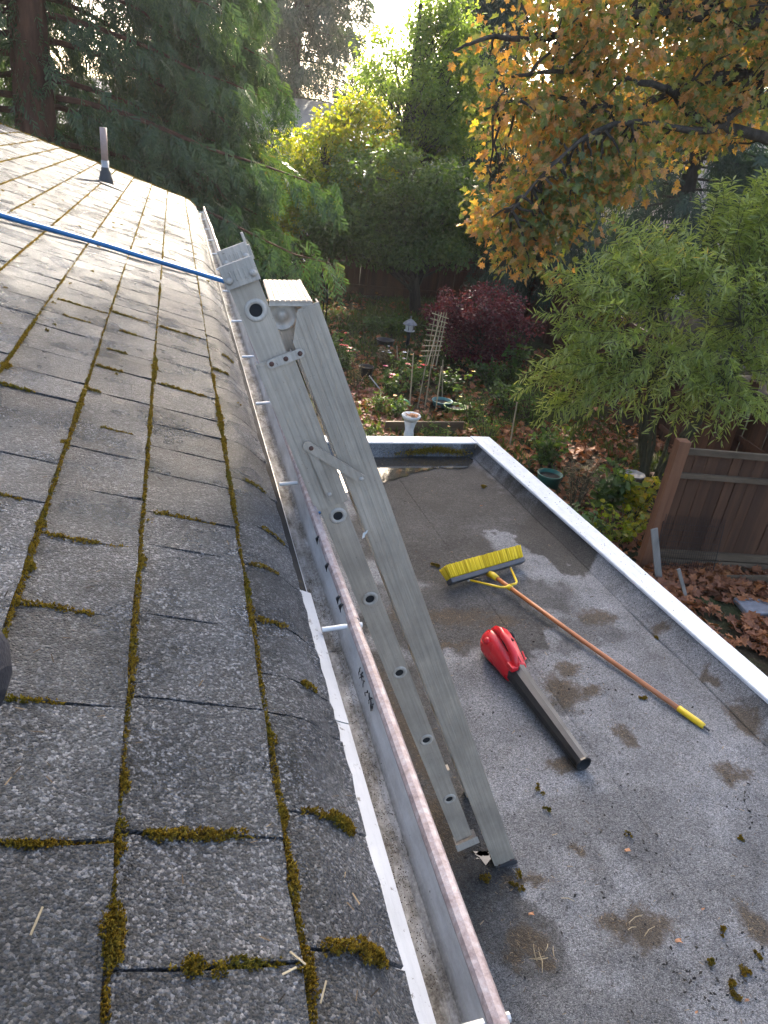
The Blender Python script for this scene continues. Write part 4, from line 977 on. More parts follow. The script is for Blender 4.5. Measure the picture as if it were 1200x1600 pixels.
# ================================================================== VEGETATION TOOLS
LEAF_NARROW = ([(0, 0, 0), (.35, .075, .02), (.7, .06, -.03), (1, 0, -.12), (.7, -.06, -.03), (.35, -.075, .02)], [(0, 1, 2, 3), (0, 3, 4, 5)])
LEAF_OVAL = ([(0, 0, 0), (.4, .30, .06), (.8, .20, .03), (1, 0, -.08), (.8, -.20, .03), (.4, -.30, .06)], [(0, 1, 2, 3), (0, 3, 4, 5)])
_mp = [(0, 0), (-.05, .30), (.16, .22), (.22, .52), (.40, .30), (.62, .44), (.62, .18), (1.0, 0)]
_mv = [(x, y, .30 * abs(y) - .28 * x * x + .1 * x * y) for x, y in _mp] + [(x, -y, .42 * abs(y) - .28 * x * x - .1 * x * y) for x, y in _mp[1:-1]]
LEAF_MAPLE = (_mv, [(0, 1, 2), (0, 2, 3, 4), (0, 4, 5, 6), (0, 6, 7), (0, 9, 8), (0, 11, 10, 9), (0, 13, 12, 11), (0, 7, 13)])
def _spray(seed):
    r = random.Random(seed); V = []; F = []
    for i in range(6):
        t = i / 6.0
        for s in (-1, 1):
            o = len(V); L = .34 * (1 - .6 * t) * r.uniform(.6, 1.25); z = -.30 * t * t + r.uniform(-.03, .03); sp = r.uniform(.35, .75); dz = r.uniform(.1, .5)
            V += [(t, 0, z), (t + .07, s * .012, z - .01), (t + L, s * L * sp, z - dz * L), (t + L * .7, s * L * sp * 1.1, z - dz * L * .6)]
            F.append((o, o + 1, o + 2, o + 3) if s > 0 else (o + 3, o + 2, o + 1, o))
    o = len(V); V += [(.8, -.02, -.2), (.8, .02, -.2), (1.2, r.uniform(-.1, .1), -.45)]; F.append((o, o + 1, o + 2))
    return V, F
SPRAYS = [_spray(i) for i in range(3)]
LIT = {}
def leaves(name, shape, pos, d, nrm, size, mat, parent, roll=.5, single=0, seed=0):
    """crown of leaves; the `single` leaves that show largest become parts of their own"""
    rng = np.random.RandomState(seed + 77); base, fk = shape
    fx, fy, fz = frames(nrm, d, roll, rng); size = np.asarray(size) * np.ones(len(pos)); keep = np.ones(len(pos), bool)
    if single:
        c = (pos @ CAM); sc_ = size / np.maximum(c[:, 2], .1); px = 600 + 1109 * c[:, 0] / c[:, 2]; py = 800 + 1109 * c[:, 1] / c[:, 2]
        # leaves turned to the camera and near the outside rank first
        face = np.abs(np.sum(fz * (pos / np.linalg.norm(pos, axis=1, keepdims=True)), 1))
        sc_ = sc_ * (.4 + face) * ((px > 10) & (px < 1190) & (py > 10) & (py < 1590) & (c[:, 2] > 0))
        idx = np.argsort(-sc_)[:single]; keep[idx] = False
        me = bpy.data.meshes.new('leaf'); me.from_pydata([tuple(v) for v in base], [], fk); me.update(); me.materials.append(mat)
        for i in idx:
            o = bpy.data.objects.new('leaf', me); COL.objects.link(o); o.parent = parent
            mm = Matrix.Identity(4)
            for r in range(3):
                mm[r][0] = fx[i, r] * size[i]; mm[r][1] = fy[i, r] * size[i]; mm[r][2] = fz[i, r] * size[i]; mm[r][3] = pos[i, r]
            if parent.type == 'EMPTY': o.matrix_parent_inverse = Matrix.Translation(-parent.location)
            o.matrix_basis = mm
    V = stamp(base, pos[keep], fx[keep], fy[keep], fz[keep], size[keep])
    o = fast_mesh(name, V, fk, int(keep.sum()), len(base), mat, parent)
    return tag(o, kind='stuff')
def clumps(parts, n, rng, shell=.5):
    """n points spread over ellipsoids (centre, radii, weight), more of them towards the outside"""
    W = np.array([p[2] for p in parts], float); W /= W.sum(); out = []
    for i in range(n):
        c, r, _ = parts[rng.choice(len(parts), p=W)]
        v = unit(rng.normal(size=3)) * rng.uniform(0, 1) ** (shell / 2); out.append(np.asarray(c) + np.asarray(r) * v)
    return np.array(out)
def in_clumps(C, r, n, rng, flat=.7):
    P = []; O = []
    for c, rr in zip(C, r):
        b = ball(n, rng) * A(1, 1, flat) * rr; P.append(c + b); O.append(b)
    return np.vstack(P), np.vstack(O)
def limb(b, p, q, r0, r1, rng, sag=.0, n=7, wob=.06, sides=6):
    p, q = np.asarray(p, float), np.asarray(q, float); L = np.linalg.norm(q - p); pts = []
    for i in range(n):
        u = i / (n - 1); pts.append(p + (q - p) * u + A(0, 0, sag * L * math.sin(math.pi * u)) + (rng.normal(0, wob * L * .25, 3) if 0 < i < n - 1 else 0))
    b.tube(pts, list(np.linspace(r0, r1, n)), sides)
def broad_tree(name, label, base, top, tr, parts, nc, cr, per, leaf, size, mat, bark, seed, shell=.5, droop=.3, roll=.5, cat='tree', flat=.7, single=0, group=None, nlimb=None, updown=.6):
    rng = np.random.RandomState(seed); T = thing(name, label, cat, base, group)
    C = clumps(parts, nc, rng, shell); R = rng.uniform(cr[0], cr[1], nc)
    b = MB(); base, top = A(*base), A(*top); pts = [base + A(0, 0, -.1)]
    for i in range(1, 7): pts.append(base + (top - base) * i / 6 + rng.normal(0, .03 * np.linalg.norm(top - base) / 4, 3) * (i < 6))
    b.tube(pts, list(tr * np.linspace(1.15, .35, 7)), 10); b.build('trunk', bark, T, True)
    b = MB()
    for c in C[:nlimb or nc]:
        u = np.clip((c[2] - base[2]) / (top[2] - base[2] + 1e-6) * .75 - .1 + rng.uniform(-.1, .1), .12, .97)
        limb(b, base + (top - base) * u, c, tr * .30 * (1.05 - u), tr * .05 + .004, rng, .08, 7, .10, 5)
    tag(b.build('branches', bark, T), kind='stuff')
    P, O = in_clumps(C, R, per, rng, flat)
    d = O / (np.linalg.norm(O, axis=1, keepdims=True) + 1e-6) + rng.normal(0, .6, O.shape) + A(0, 0, -droop)
    nn = np.tile(A(0, 0, updown), (len(P), 1)) + rng.normal(0, .5, O.shape)
    leaves('crown', leaf, P, d, nn, rng.uniform(size[0], size[1], len(P)), mat, T, roll, single, seed)
    return T
def conifer(name, label, base, height, rb, zlow, nb, step, spray, mat, bark, tr, seed, droop=.30, group=None, taper=.8, side=None, zmin=-99):
    rng = np.random.RandomState(seed); T = thing(name, label, 'tree', base, group); base = A(*base)
    b = MB(); hs = np.linspace(0, height, 9)
    b.tube([base + A(rng.normal(0, .04), rng.normal(0, .04), h - .1) for h in hs], [max(.02, tr * (1.25 if i == 0 else 1) * (1 - h / height) ** .8) for i, h in enumerate(hs)], 14); b.build('trunk', bark, T, True)
    b = MB(); P = []; D = []; N = []; S2 = []
    for i in range(nb):
        u = (i + rng.rand()) / nb; u = u ** .9; h = zlow + (height - zlow) * u; az = i * 2.39996 + rng.normal(0, .3)
        Ln = rb * max(.05, (1 - u)) ** taper * rng.uniform(.72, 1.12)
        if side is not None: Ln *= side(az, h)
        out = A(math.cos(az), math.sin(az), 0); pts = []
        for k in range(8):
            t = k / 7; pts.append(base + A(0, 0, h) + out * Ln * t + A(0, 0, Ln * (.10 * t - droop * t ** 1.6 + .16 * max(0, t - .72))) + A(*rng.normal(0, .03 * Ln * t, 3)) * .5)
        pts = np.array(pts); b.tube(pts, list(np.linspace(tr * .13 * (1 - u) + .015, .006, 8)), 5)
        m_ = max(4, int(Ln / step))
        for q in range(m_):
            t = .16 + .84 * (q + rng.rand()) / m_; f = t * 7; k = min(6, int(f)); p = pts[k] + (pts[k + 1] - pts[k]) * (f - k)
            sgn = 1 if q % 2 else -1; sd = A(-out[1], out[0], 0) * sgn
            for rep in range(3):
                dd = unit(out * rng.uniform(.2, .9) + sd * rng.uniform(.1, 1.0) + A(0, 0, -rng.uniform(.35, 2.2))) + rng.normal(0, .12, 3)
                pp = p + sd * rng.uniform(0, .26) * Ln * .5 * (1 - t * .5) + A(0, 0, rng.normal(-.06, .16))
                if pp[2] < zmin: continue
                P.append(pp); D.append(dd)
                N.append(A(0, 0, 1) * .6 + sd * .5 + rng.normal(0, .4, 3)); S2.append(spray * rng.uniform(.7, 1.3) * (1 if base[2] + h < 5 else 1.25))
    tag(b.build('branches', bark, T), kind='stuff')
    P, D, N, S2 = map(np.array, (P, D, N, S2))
    for k in range(3): leaves('crown', SPRAYS[k], P[k::3], D[k::3], N[k::3], S2[k::3], mat, T, .5, 0, seed + k)
    return T

# ================================================================== TREES
conifer('cedar_tree', 'big dark cedar with thick reddish trunk and drooping sprays at upper left', (-2.45, 16.2, G), 21, 5.6, 2.9, 260, .085, .44, MAT['cedar'], MAT['cbark'], .42, 1, .34, side=lambda az, h: (.10 if h < 8.5 and abs((az + 1.41 + math.pi) % (2 * math.pi) - math.pi) < 1.05 else 1.0) if h < 12 else .8)
conifer('cedar_tree', 'second cedar with drooping grey-green sprays over the lattice fence', (.55, 18.8, G), 13, 2.7, 1.7, 190, .07, .42, MAT['cedar'], MAT['cbark'], .22, 2, .42)
conifer('fir_tree', 'tall hazy fir rising behind the pale house roof', (6.3, 44.0, G), 24, 5.2, 3.0, 170, .16, .75, MAT['fir'], MAT['bark'], .35, 3, .18)
conifer('fir_tree', 'tall fir behind the orange maple, unseen high crown shaped to shade the roofs', (14.95, 30.5, G), 39, 7.3, 18.0, 270, .20, 1.35, MAT['fir'], MAT['bark'], .42, 4, .20, taper=.55)  # crown lifted out of view and placed to throw shade on the roofs
conifer('fir_tree', 'dark fir filling the gap between the birch and the maple', (12.9, 33.5, G), 15, 4.2, 1.5, 130, .16, .75, MAT['fir'], MAT['bark'], .28, 8, .22)
conifer('fir_tree', 'dark fir half hidden behind the middle of the maple crown', (10.6, 20.2, G), 7.6, 2.6, .8, 100, .10, .45, MAT['fir'], MAT['bark'], .2, 5, .25)
conifer('fir_tree', 'dark fir behind the right side of the maple', (16.5, 22.5, G), 19, 4.4, 1.2, 150, .15, .65, MAT['fir'], MAT['bark'], .33, 6, .22)
conifer('fir_tree', 'far fir showing left of the pale house behind the cedar', (-9.5, 42.0, G), 22, 5.0, 2.0, 120, .3, 1.1, MAT['fir'], MAT['bark'], .35, 7, .2)
broad_tree('yellowing_tree', 'sunlit yellow-green tree glowing beside the cedar', (4.1, 22.6, G), (4.3, 22.6, .4), .13, [((3.9, 22.4, -1.0), (1.6, 1.3, 1.4), 1.0), ((5.2, 22.8, -.1), (1.3, 1.0, 1.3), .8), ((2.9, 22.2, -1.5), (.9, .9, 1.1), .5)], 150, (.28, .6), 110, LEAF_OVAL, (.08, .15), MAT['limeleaf'], MAT['bark'], 12, .6)
broad_tree('birch_tree', 'airy light green birch in front of the bright sky gap', (7.6, 26.5, G), (7.7, 26.5, 4.2), .16, [((7.9, 26.5, 1.4), (2.2, 1.9, 2.4), 1.0), ((8.5, 26.5, 3.7), (.9, .8, 1.2), .3), ((9.2, 26.6, 1.6), (1.7, 1.3, 2.3), .7)], 260, (.3, .65), 110, LEAF_OVAL, (.09, .15), MAT['birch'], MAT['bark'], 13, .7, .5)
broad_tree('plum_tree', 'rounded dark green tree in the middle of the garden', (7.06, 21.1, G), (6.4, 20.9, -.4), .16, [((6.2, 20.8, -1.1), (2.1, 1.8, 1.25), 1.0), ((4.9, 20.3, -1.9), (1.2, 1.2, .75), .45), ((7.4, 20.9, -1.3), (1.3, 1.2, 1.0), .5), ((6.1, 20.3, -2.35), (1.9, 1.2, .6), .6), ((4.2, 20.6, -2.3), (1.0, 1.0, .65), .35), ((8.6, 20.9, -1.9), (1.0, .9, .8), .3)], 300, (.3, .6), 120, LEAF_OVAL, (.085, .14), MAT['green'], MAT['bark'], 14, .7, .4)

def build_maple():
    rng = np.random.RandomState(21)
    base = A(13.4, 12.6, G)
    T = thing('maple_tree', 'autumn maple with orange, yellow and olive leaves at upper right', 'tree', base)
    b = MB(); fork = A(12.6, 12.4, -.4); b.tube([base - A(0, 0, .1), base + A(-.1, 0, 1.5), base + A(-.4, -.1, 2.8), fork, A(12.4, 12.3, 1.6), A(12.0, 12.3, 4.2), A(11.6, 12.2, 6.5)], [.34, .29, .27, .25, .20, .12, .05], 12); b.build('trunk', MAT['bark'], T, True)
    def curve(pts, r0, r1, nm):
        P = [at(*q) if len(q) == 3 else A(*q[:3]) for q in pts]; q = []
        P = np.array(P)
        for i in range(len(P) - 1):
            p0, p1, p2, p3 = P[max(0, i - 1)], P[i], P[i + 1], P[min(len(P) - 1, i + 2)]
            for u in np.linspace(0, 1, 6)[:-1]: q.append(.5 * (2 * p1 + (p2 - p0) * u + (2 * p0 - 5 * p1 + 4 * p2 - p3) * u * u + (3 * p1 - p0 - 3 * p2 + p3) * u ** 3) + rng.normal(0, .008, 3))
        q.append(P[-1]); MB().tube(q, list(np.linspace(r0, r1, len(q))), 9).build(nm, MAT['bark'], T, True); return q
    L1 = curve([(1330, 290, 12.3), (1250, 232, 12.2), (1200, 217, 12.1), (1140, 200, 12.0), (1085, 183, 11.9), (1055, 150, 11.8), (1028, 134, 11.7), (960, 120, 11.5), (880, 110, 11.3), (800, 120, 11.1)], .12, .02, 'limb')
    L2 = curve([(1340, 180, 12.4), (1260, 155, 12.2), (1200, 162, 12.0), (1150, 172, 11.8), (1128, 196, 11.6), (1085, 205, 11.2), (1000, 190, 10.9), (930, 205, 10.6), (860, 260, 10.4), (800, 330, 10.3)], .10, .015, 'limb')
    L3 = curve([(1320, 110, 12.6), (1250, 115, 12.5), (1200, 119, 12.4), (1140, 118, 12.2), (1060, 140, 12.0), (1000, 165, 11.8), (930, 165, 11.6), (850, 150, 11.5), (760, 170, 11.4)], .09, .015, 'limb')
    L4 = curve([(1320, 10, 12.6), (1200, 40, 12.2), (1060, 20, 12.0), (950, 30, 11.8), (850, 60, 11.7), (760, 60, 11.6), (710, 80, 11.6)], .11, .015, 'limb')
    parts = [((7.6, 12.0, 2.3), (3.1, 1.9, 1.7), 1.0), ((5.6, 11.7, 1.1), (1.3, 1.4, 1.7), .55), ((5.35, 11.2, -.55), (.85, 1.1, 1.0), .45), ((6.5, 11.3, .1), (1.0, 1.1, .7), .28), ((10.4, 12.4, 2.9), (2.6, 1.9, 1.6), .75), ((9.2, 12.4, 5.2), (3.8, 2.4, 1.7), .9), ((9.6, 14.0, 1.3), (2.0, 1.0, .9), .45), ((12.6, 12.4, 4.2), (2.6, 2.4, 2.4), .5)]
    C = clumps(parts, 400, rng, .9); Rr = rng.uniform(.35, .7, len(C)); b = MB(); AL = np.array(L1[8:] + L2[8:] + L3[8:] + L4[6:])
    for c in C:
        j = np.argsort(np.linalg.norm(AL - c, axis=1))[rng.randint(0, 4)]; limb(b, AL[j], c, .026, .006, rng, .05, 7, .09, 5)
    tag(b.build('branches', MAT['bark'], T), kind='stuff')
    P, O = in_clumps(C, Rr, 60, rng, .6)
    d = O / (np.linalg.norm(O, axis=1, keepdims=True) + 1e-6) * .8 + rng.normal(0, .5, O.shape) + A(0, 0, -.55)
    nn = np.tile(A(0, 0, .8), (len(P), 1)) + rng.normal(0, .45, O.shape)
    leaves('crown', LEAF_MAPLE, P, d, nn, rng.uniform(.06, .165, len(P)), MAT['maple'], T, .7, 300, 3)
build_maple()

def build_willow():
    rng = np.random.RandomState(31); base = A(7.35, 8.9, G)
    T = thing('willow_shrub', 'tall shrub with narrow pale green leaves arching over the wooden gate', 'shrub', base)
    b = MB(); P = []; D = []; N = []; S2 = []
    heads = [((7.1, 8.9, -1.25), (1.6, 1.2, 1.0), 1.0), ((5.55, 8.7, -1.7), (.8, .8, .9), .6), ((5.45, 8.8, -2.65), (.7, .7, .6), .36), ((8.7, 8.8, -.75), (1.4, 1.1, .8), .8), ((8.7, 8.4, -1.9), (1.5, 1.0, .9), .8), ((7.1, 8.3, -2.45), (1.4, .9, .6), .6), ((6.3, 8.9, -.95), (.8, .8, .5), .3), ((8.9, 8.9, .0), (1.2, 1.0, .6), .6), ((7.7, 8.8, -.25), (1.0, .9, .5), .4)]
    main = []
    for i in range(13):
        a = rng.uniform(0, 6.28); q = base + A(math.cos(a) * .9, math.sin(a) * .6, rng.uniform(1.7, 3.3)); limb(b, base + A(math.cos(a) * .12, math.sin(a) * .12, -.05), q, .035, .014, rng, .0, 7, .06, 6); main.append(q)
    H = clumps(heads, 960, rng, .9); M_ = np.array(main)
    for h in H:
        out = unit(h - (base + A(0, 0, 2.2)) + rng.normal(0, .3, 3)); L = rng.uniform(.35, .62)
        st = h - out * L * .5; pts = []
        for k in range(6):
            t = k / 5; pts.append(st + out * L * t + A(0, 0, .22 * L * t - .40 * L * t * t))
        b.tube(pts, [.0045, .004, .0035, .003, .0025, .0015], 4)
        j = np.argmin(np.linalg.norm(M_ - st, axis=1))
        if rng.rand() < .35: limb(b, M_[j], st, .012, .005, rng, .05, 6, .08, 4)
        for k in range(22):
            t = (k + rng.rand()) / 22; f = t * 5; a = min(4, int(f)); p = np.array(pts[a]) + (np.array(pts[a + 1]) - pts[a]) * (f - a)
            sd = unit(np.cross(out, rng.normal(size=3))); dd = unit(out * .55 + sd * .85 + A(0, 0, -.25)); P.append(p); D.append(dd); N.append(A(0, 0, 1) + rng.normal(0, .35, 3)); S2.append(rng.uniform(.13, .23) * (1.05 - .35 * t))
    tag(b.build('branches', MAT['twig'], T), kind='stuff')
    leaves('crown', LEAF_NARROW, np.array(P), np.array(D), np.array(N), np.array(S2), MAT['willow'], T, .4, 300, 5)
build_willow()
broad_tree('burgundy_shrub', 'dense dark burgundy shrub behind the bamboo trellis', (6.95, 15.7, G), (6.95, 15.7, -3.0), .07, [((6.95, 15.7, -3.45), (1.25, 1.1, .85), 1.0), ((6.2, 15.6, -3.1), (.6, .7, .5), .3)], 120, (.18, .32), 90, LEAF_OVAL, (.05, .085), MAT['burg'], MAT['bark'], 41, .7, .2, cat='shrub')

# ================================================================== NEIGHBOURING HOUSES
def far_house(label, x0, x1, y0, y1, eave, ridge, wall, wins, along='x'):
    H = thing('neighbour_house', label, 'house', ((x0 + x1) / 2, (y0 + y1) / 2, G), 'houses beyond the fence')
    MB().box((x0, y0, G), (x1, y1, eave)).build('wall', wall, H)
    b = MB(); e = .5; ym = (y0 + y1) / 2
    b.add([A(x0 - e, y0 - e, eave - .1), A(x1 + e, y0 - e, eave - .1), A(x1 + e, ym, ridge), A(x0 - e, ym, ridge), A(x0 - e, y1 + e, eave - .1), A(x1 + e, y1 + e, eave - .1)], [(0, 1, 2, 3), (3, 2, 5, 4), (0, 3, 4), (1, 5, 2), (0, 4, 5, 1)])
    b.build('roof', MAT['farroof'], H)
    MB().box((x0 - e, y0 - e - .03, eave - .28), (x1 + e, y0 - e - .005, eave - .08)).build('fascia', MAT['trim'], H)
    for (wx, wz, ww, wh) in wins:
        f = MB(); f.box((wx - ww / 2 - .08, y0 - .05, wz - wh / 2 - .08), (wx + ww / 2 + .08, y0 + .02, wz + wh / 2 + .08)); o = f.build('window', MAT['frame'], H)
        for s in (-1, 1): MB().box((wx + s * ww / 4 - ww / 4 + .03, y0 - .07, wz - wh / 2), (wx + s * ww / 4 + ww / 4 - .03, y0 - .045, wz + wh / 2)).build('pane', MAT['glass'], o)
far_house('grey-roofed house between the cedar and the yellowing tree', 2.6, 12.5, 37.5, 46, .2, 1.75, MAT['cream'], [(6.8, -1.0, 1.3, 1.2), (4.4, -1.0, 1.2, 1.2), (9.6, -1.0, 1.4, 1.2)])
far_house('cream house glimpsed behind the big cedar trunk', -13, 1.6, 27.5, 36, -.35, 1.1, MAT['cream'], [(-8.5, -1.7, 1.5, 1.1), (-2.2, -1.9, 1.6, 1.1), (-.2, -1.9, .8, 1.1)])
far_house('pale pink house glimpsed behind the maple limbs', 19.5, 33, 27, 36, 2.6, 4.2, MAT['pinkwall'], [(22.5, .8, 1.4, 1.2), (26.5, .8, 1.4, 1.2)])

# ================================================================== FENCES
def board_mesh(w_, h, t, name):
    b = MB(); b.box((-w_ / 2, -t / 2, 0), (w_ / 2, t / 2, h)); me = bpy.data.meshes.new(name); me.from_pydata(b.v, [], b.f); me.update(); return me
def fence(label, p, q, h, lattice, bw=.19, skip=None, posts=2.4):
    p, q = A(*p), A(*q); d = q - p; L = np.linalg.norm(d); d = d / L; n = A(-d[1], d[0], 0); ang = math.atan2(d[1], d[0]); rng = np.random.RandomState(int(L * 100))
    F = thing('wooden_fence', label, 'fence', (p + q) / 2); hb = h - (.42 if lattice else 0)
    me = board_mesh(bw - .002, hb - .05, .02, 'board'); me.materials.append(MAT['fence'])
    k = int(L / bw)
    for i in range(k):
        c = p + d * bw * (i + .5); o = bpy.data.objects.new('board', me); COL.objects.link(o); o.parent = F; o.matrix_parent_inverse = Matrix.Translation(-F.location)
        o.location = Vector(c + A(0, 0, -.04) + n * rng.normal(0, .004)); o.rotation_euler = (rng.normal(0, .008), rng.normal(0, .005), ang)
    pm = board_mesh(.11, h + .12, .11, 'post'); pm.materials.append(MAT['fence'])
    for i in range(int(L / posts) + 1):
        o = bpy.data.objects.new('post', pm); COL.objects.link(o); o.parent = F; o.matrix_parent_inverse = Matrix.Translation(-F.location)
        o.location = Vector(p + d * min(L, i * posts) - n * .07); o.rotation_euler = (0, 0, ang)
    for z in ([.25, hb - .03, h - .02] if lattice else [.25, h * .55, h - .1]):
        MB().bar(p + A(0, 0, z) - n * .04, q + A(0, 0, z) - n * .04, (0, 0, 1), .085, .045).build('rail', MAT['fence'], F)
    if lattice:
        b = MB(); s = 0
        while s < L - .1:
            a = p + d * s; b.bar(a + A(0, 0, hb + .01), a + A(0, 0, h - .05), d, .045, .012); s += .16
        for z in (hb + .13, hb + .25): b.bar(p + A(0, 0, z) - n * .012, q + A(0, 0, z) - n * .012, (0, 0, 1), .04, .012)
        tag(b.build('lattice', MAT['fence'], F), kind='stuff')
fence('dark brown back fence with a lattice top below the cedar', (-4.5, 25.2, G), (3.6, 23.9, G), 1.95, True)
fence('plain dark brown back fence behind the green tree', (3.75, 23.9, G), (11.0, 23.3, G), 1.75, False)
fence('brown side fence running back from behind the shrub', (10.9, 22.9, G), (8.3, 7.2, G), 1.75, False)

def build_gate():
    p, q = A(5.76, 6.62, G), A(8.3, 6.12, G); d = unit(q - p); n = A(d[1], -d[0], 0)
    T = thing('gate_panel', 'broad brown fence panel with stout post and weathered rails at right', 'fence', (p + q) / 2)
    rng = np.random.RandomState(2); MB().obox(p + A(0, 0, .86) - d * .03, d * .075, n * .07, A(0, 0, .87)).build('post', MAT['gatepost'], T, bevel=.008)
    s = .06; i = 0
    while s < 2.5:
        w_ = rng.choice([.135, .15, .165]); c = p + d * (s + w_ / 2) - n * .03
        MB().obox(c + A(0, 0, .85) + n * rng.normal(0, .003), d * (w_ / 2 - .003), n * .010, A(0, 0, .72)).build('board', MAT['gate'], T); s += w_; i += 1
    for z, hh in ((1.60, .040), (1.285, .034), (.20, .05), (.07, .06)):
        MB().obox(p + d * 1.28 + A(0, 0, z) + n * .012, d * 1.22, n * .024, A(0, 0, hh)).build('rail', MAT['rail'], T, bevel=.004)
    # rusty wire panel leaning against it
    w_ = p + d * .02 + n * .20; o = thing('wire_panel', 'dark wire mesh panel leaning against the brown fence panel', 'mesh', w_ + d * .4)
    b = MB(); top = -n * .13
    for k in range(27): a = w_ + d * (.78 * k / 26) + A(0, 0, .02); b.tube([a, a + top + A(0, 0, .74 + .02 * (k % 5 == 0))], .0036, 4)
    for k in range(9): z = .05 + .075 * k; a = w_ + top * z / .66 + A(0, 0, z); b.tube([a, a + d * .78], .003, 4)
    tag(b.build('wires', MAT['wire'], o), kind='stuff')
    MB().tube([w_ - d * .01 + A(0, 0, 0), w_ - d * .01 + top + A(0, 0, .68)], .006, 6).build('frame_rod', MAT['wire'], o); MB().tube([w_ + d * .79, w_ + d * .79 + top + A(0, 0, .68)], .006, 6).build('frame_rod', MAT['wire'], o)
    a = onz(1030, 912, G); tp = at(1022, 826, a[1] + .12); o = MB().bar(a, tp, d, .085, .02).build('grey_plank', MAT['greywood'], None, bevel=.002); tag(o, 'pale grey plank leaning upright beside the gate post', 'plank')
    a = onz(1074, 942, G); tp = at(1060, 889, a[1] + .08); o = MB().bar(a, tp, d, .04, .025).build('wooden_stake', MAT['greywood'], None, bevel=.002); tag(o, 'short wooden stake leaning in front of the wire panel', 'stake')
    a = p + d * .9 + n * .35; o = MB().bar(a + A(0, 0, .05), a + d * 1.5 + n * .1 + A(0, 0, .22), (0, 0, 1), .14, .03).build('weathered_board', MAT['rail'], None, bevel=.003); tag(o, 'weathered board propped low along the foot of the fence panel', 'board')
    o = MB().obox(onz(1190, 950, G + .04), d * .28, n * .16, A(0, 0, .035)).build('flat_stone', MAT['slate'], None, bevel=.02); tag(o, 'flat grey stone among the fallen leaves at right', 'stone')
build_gate()

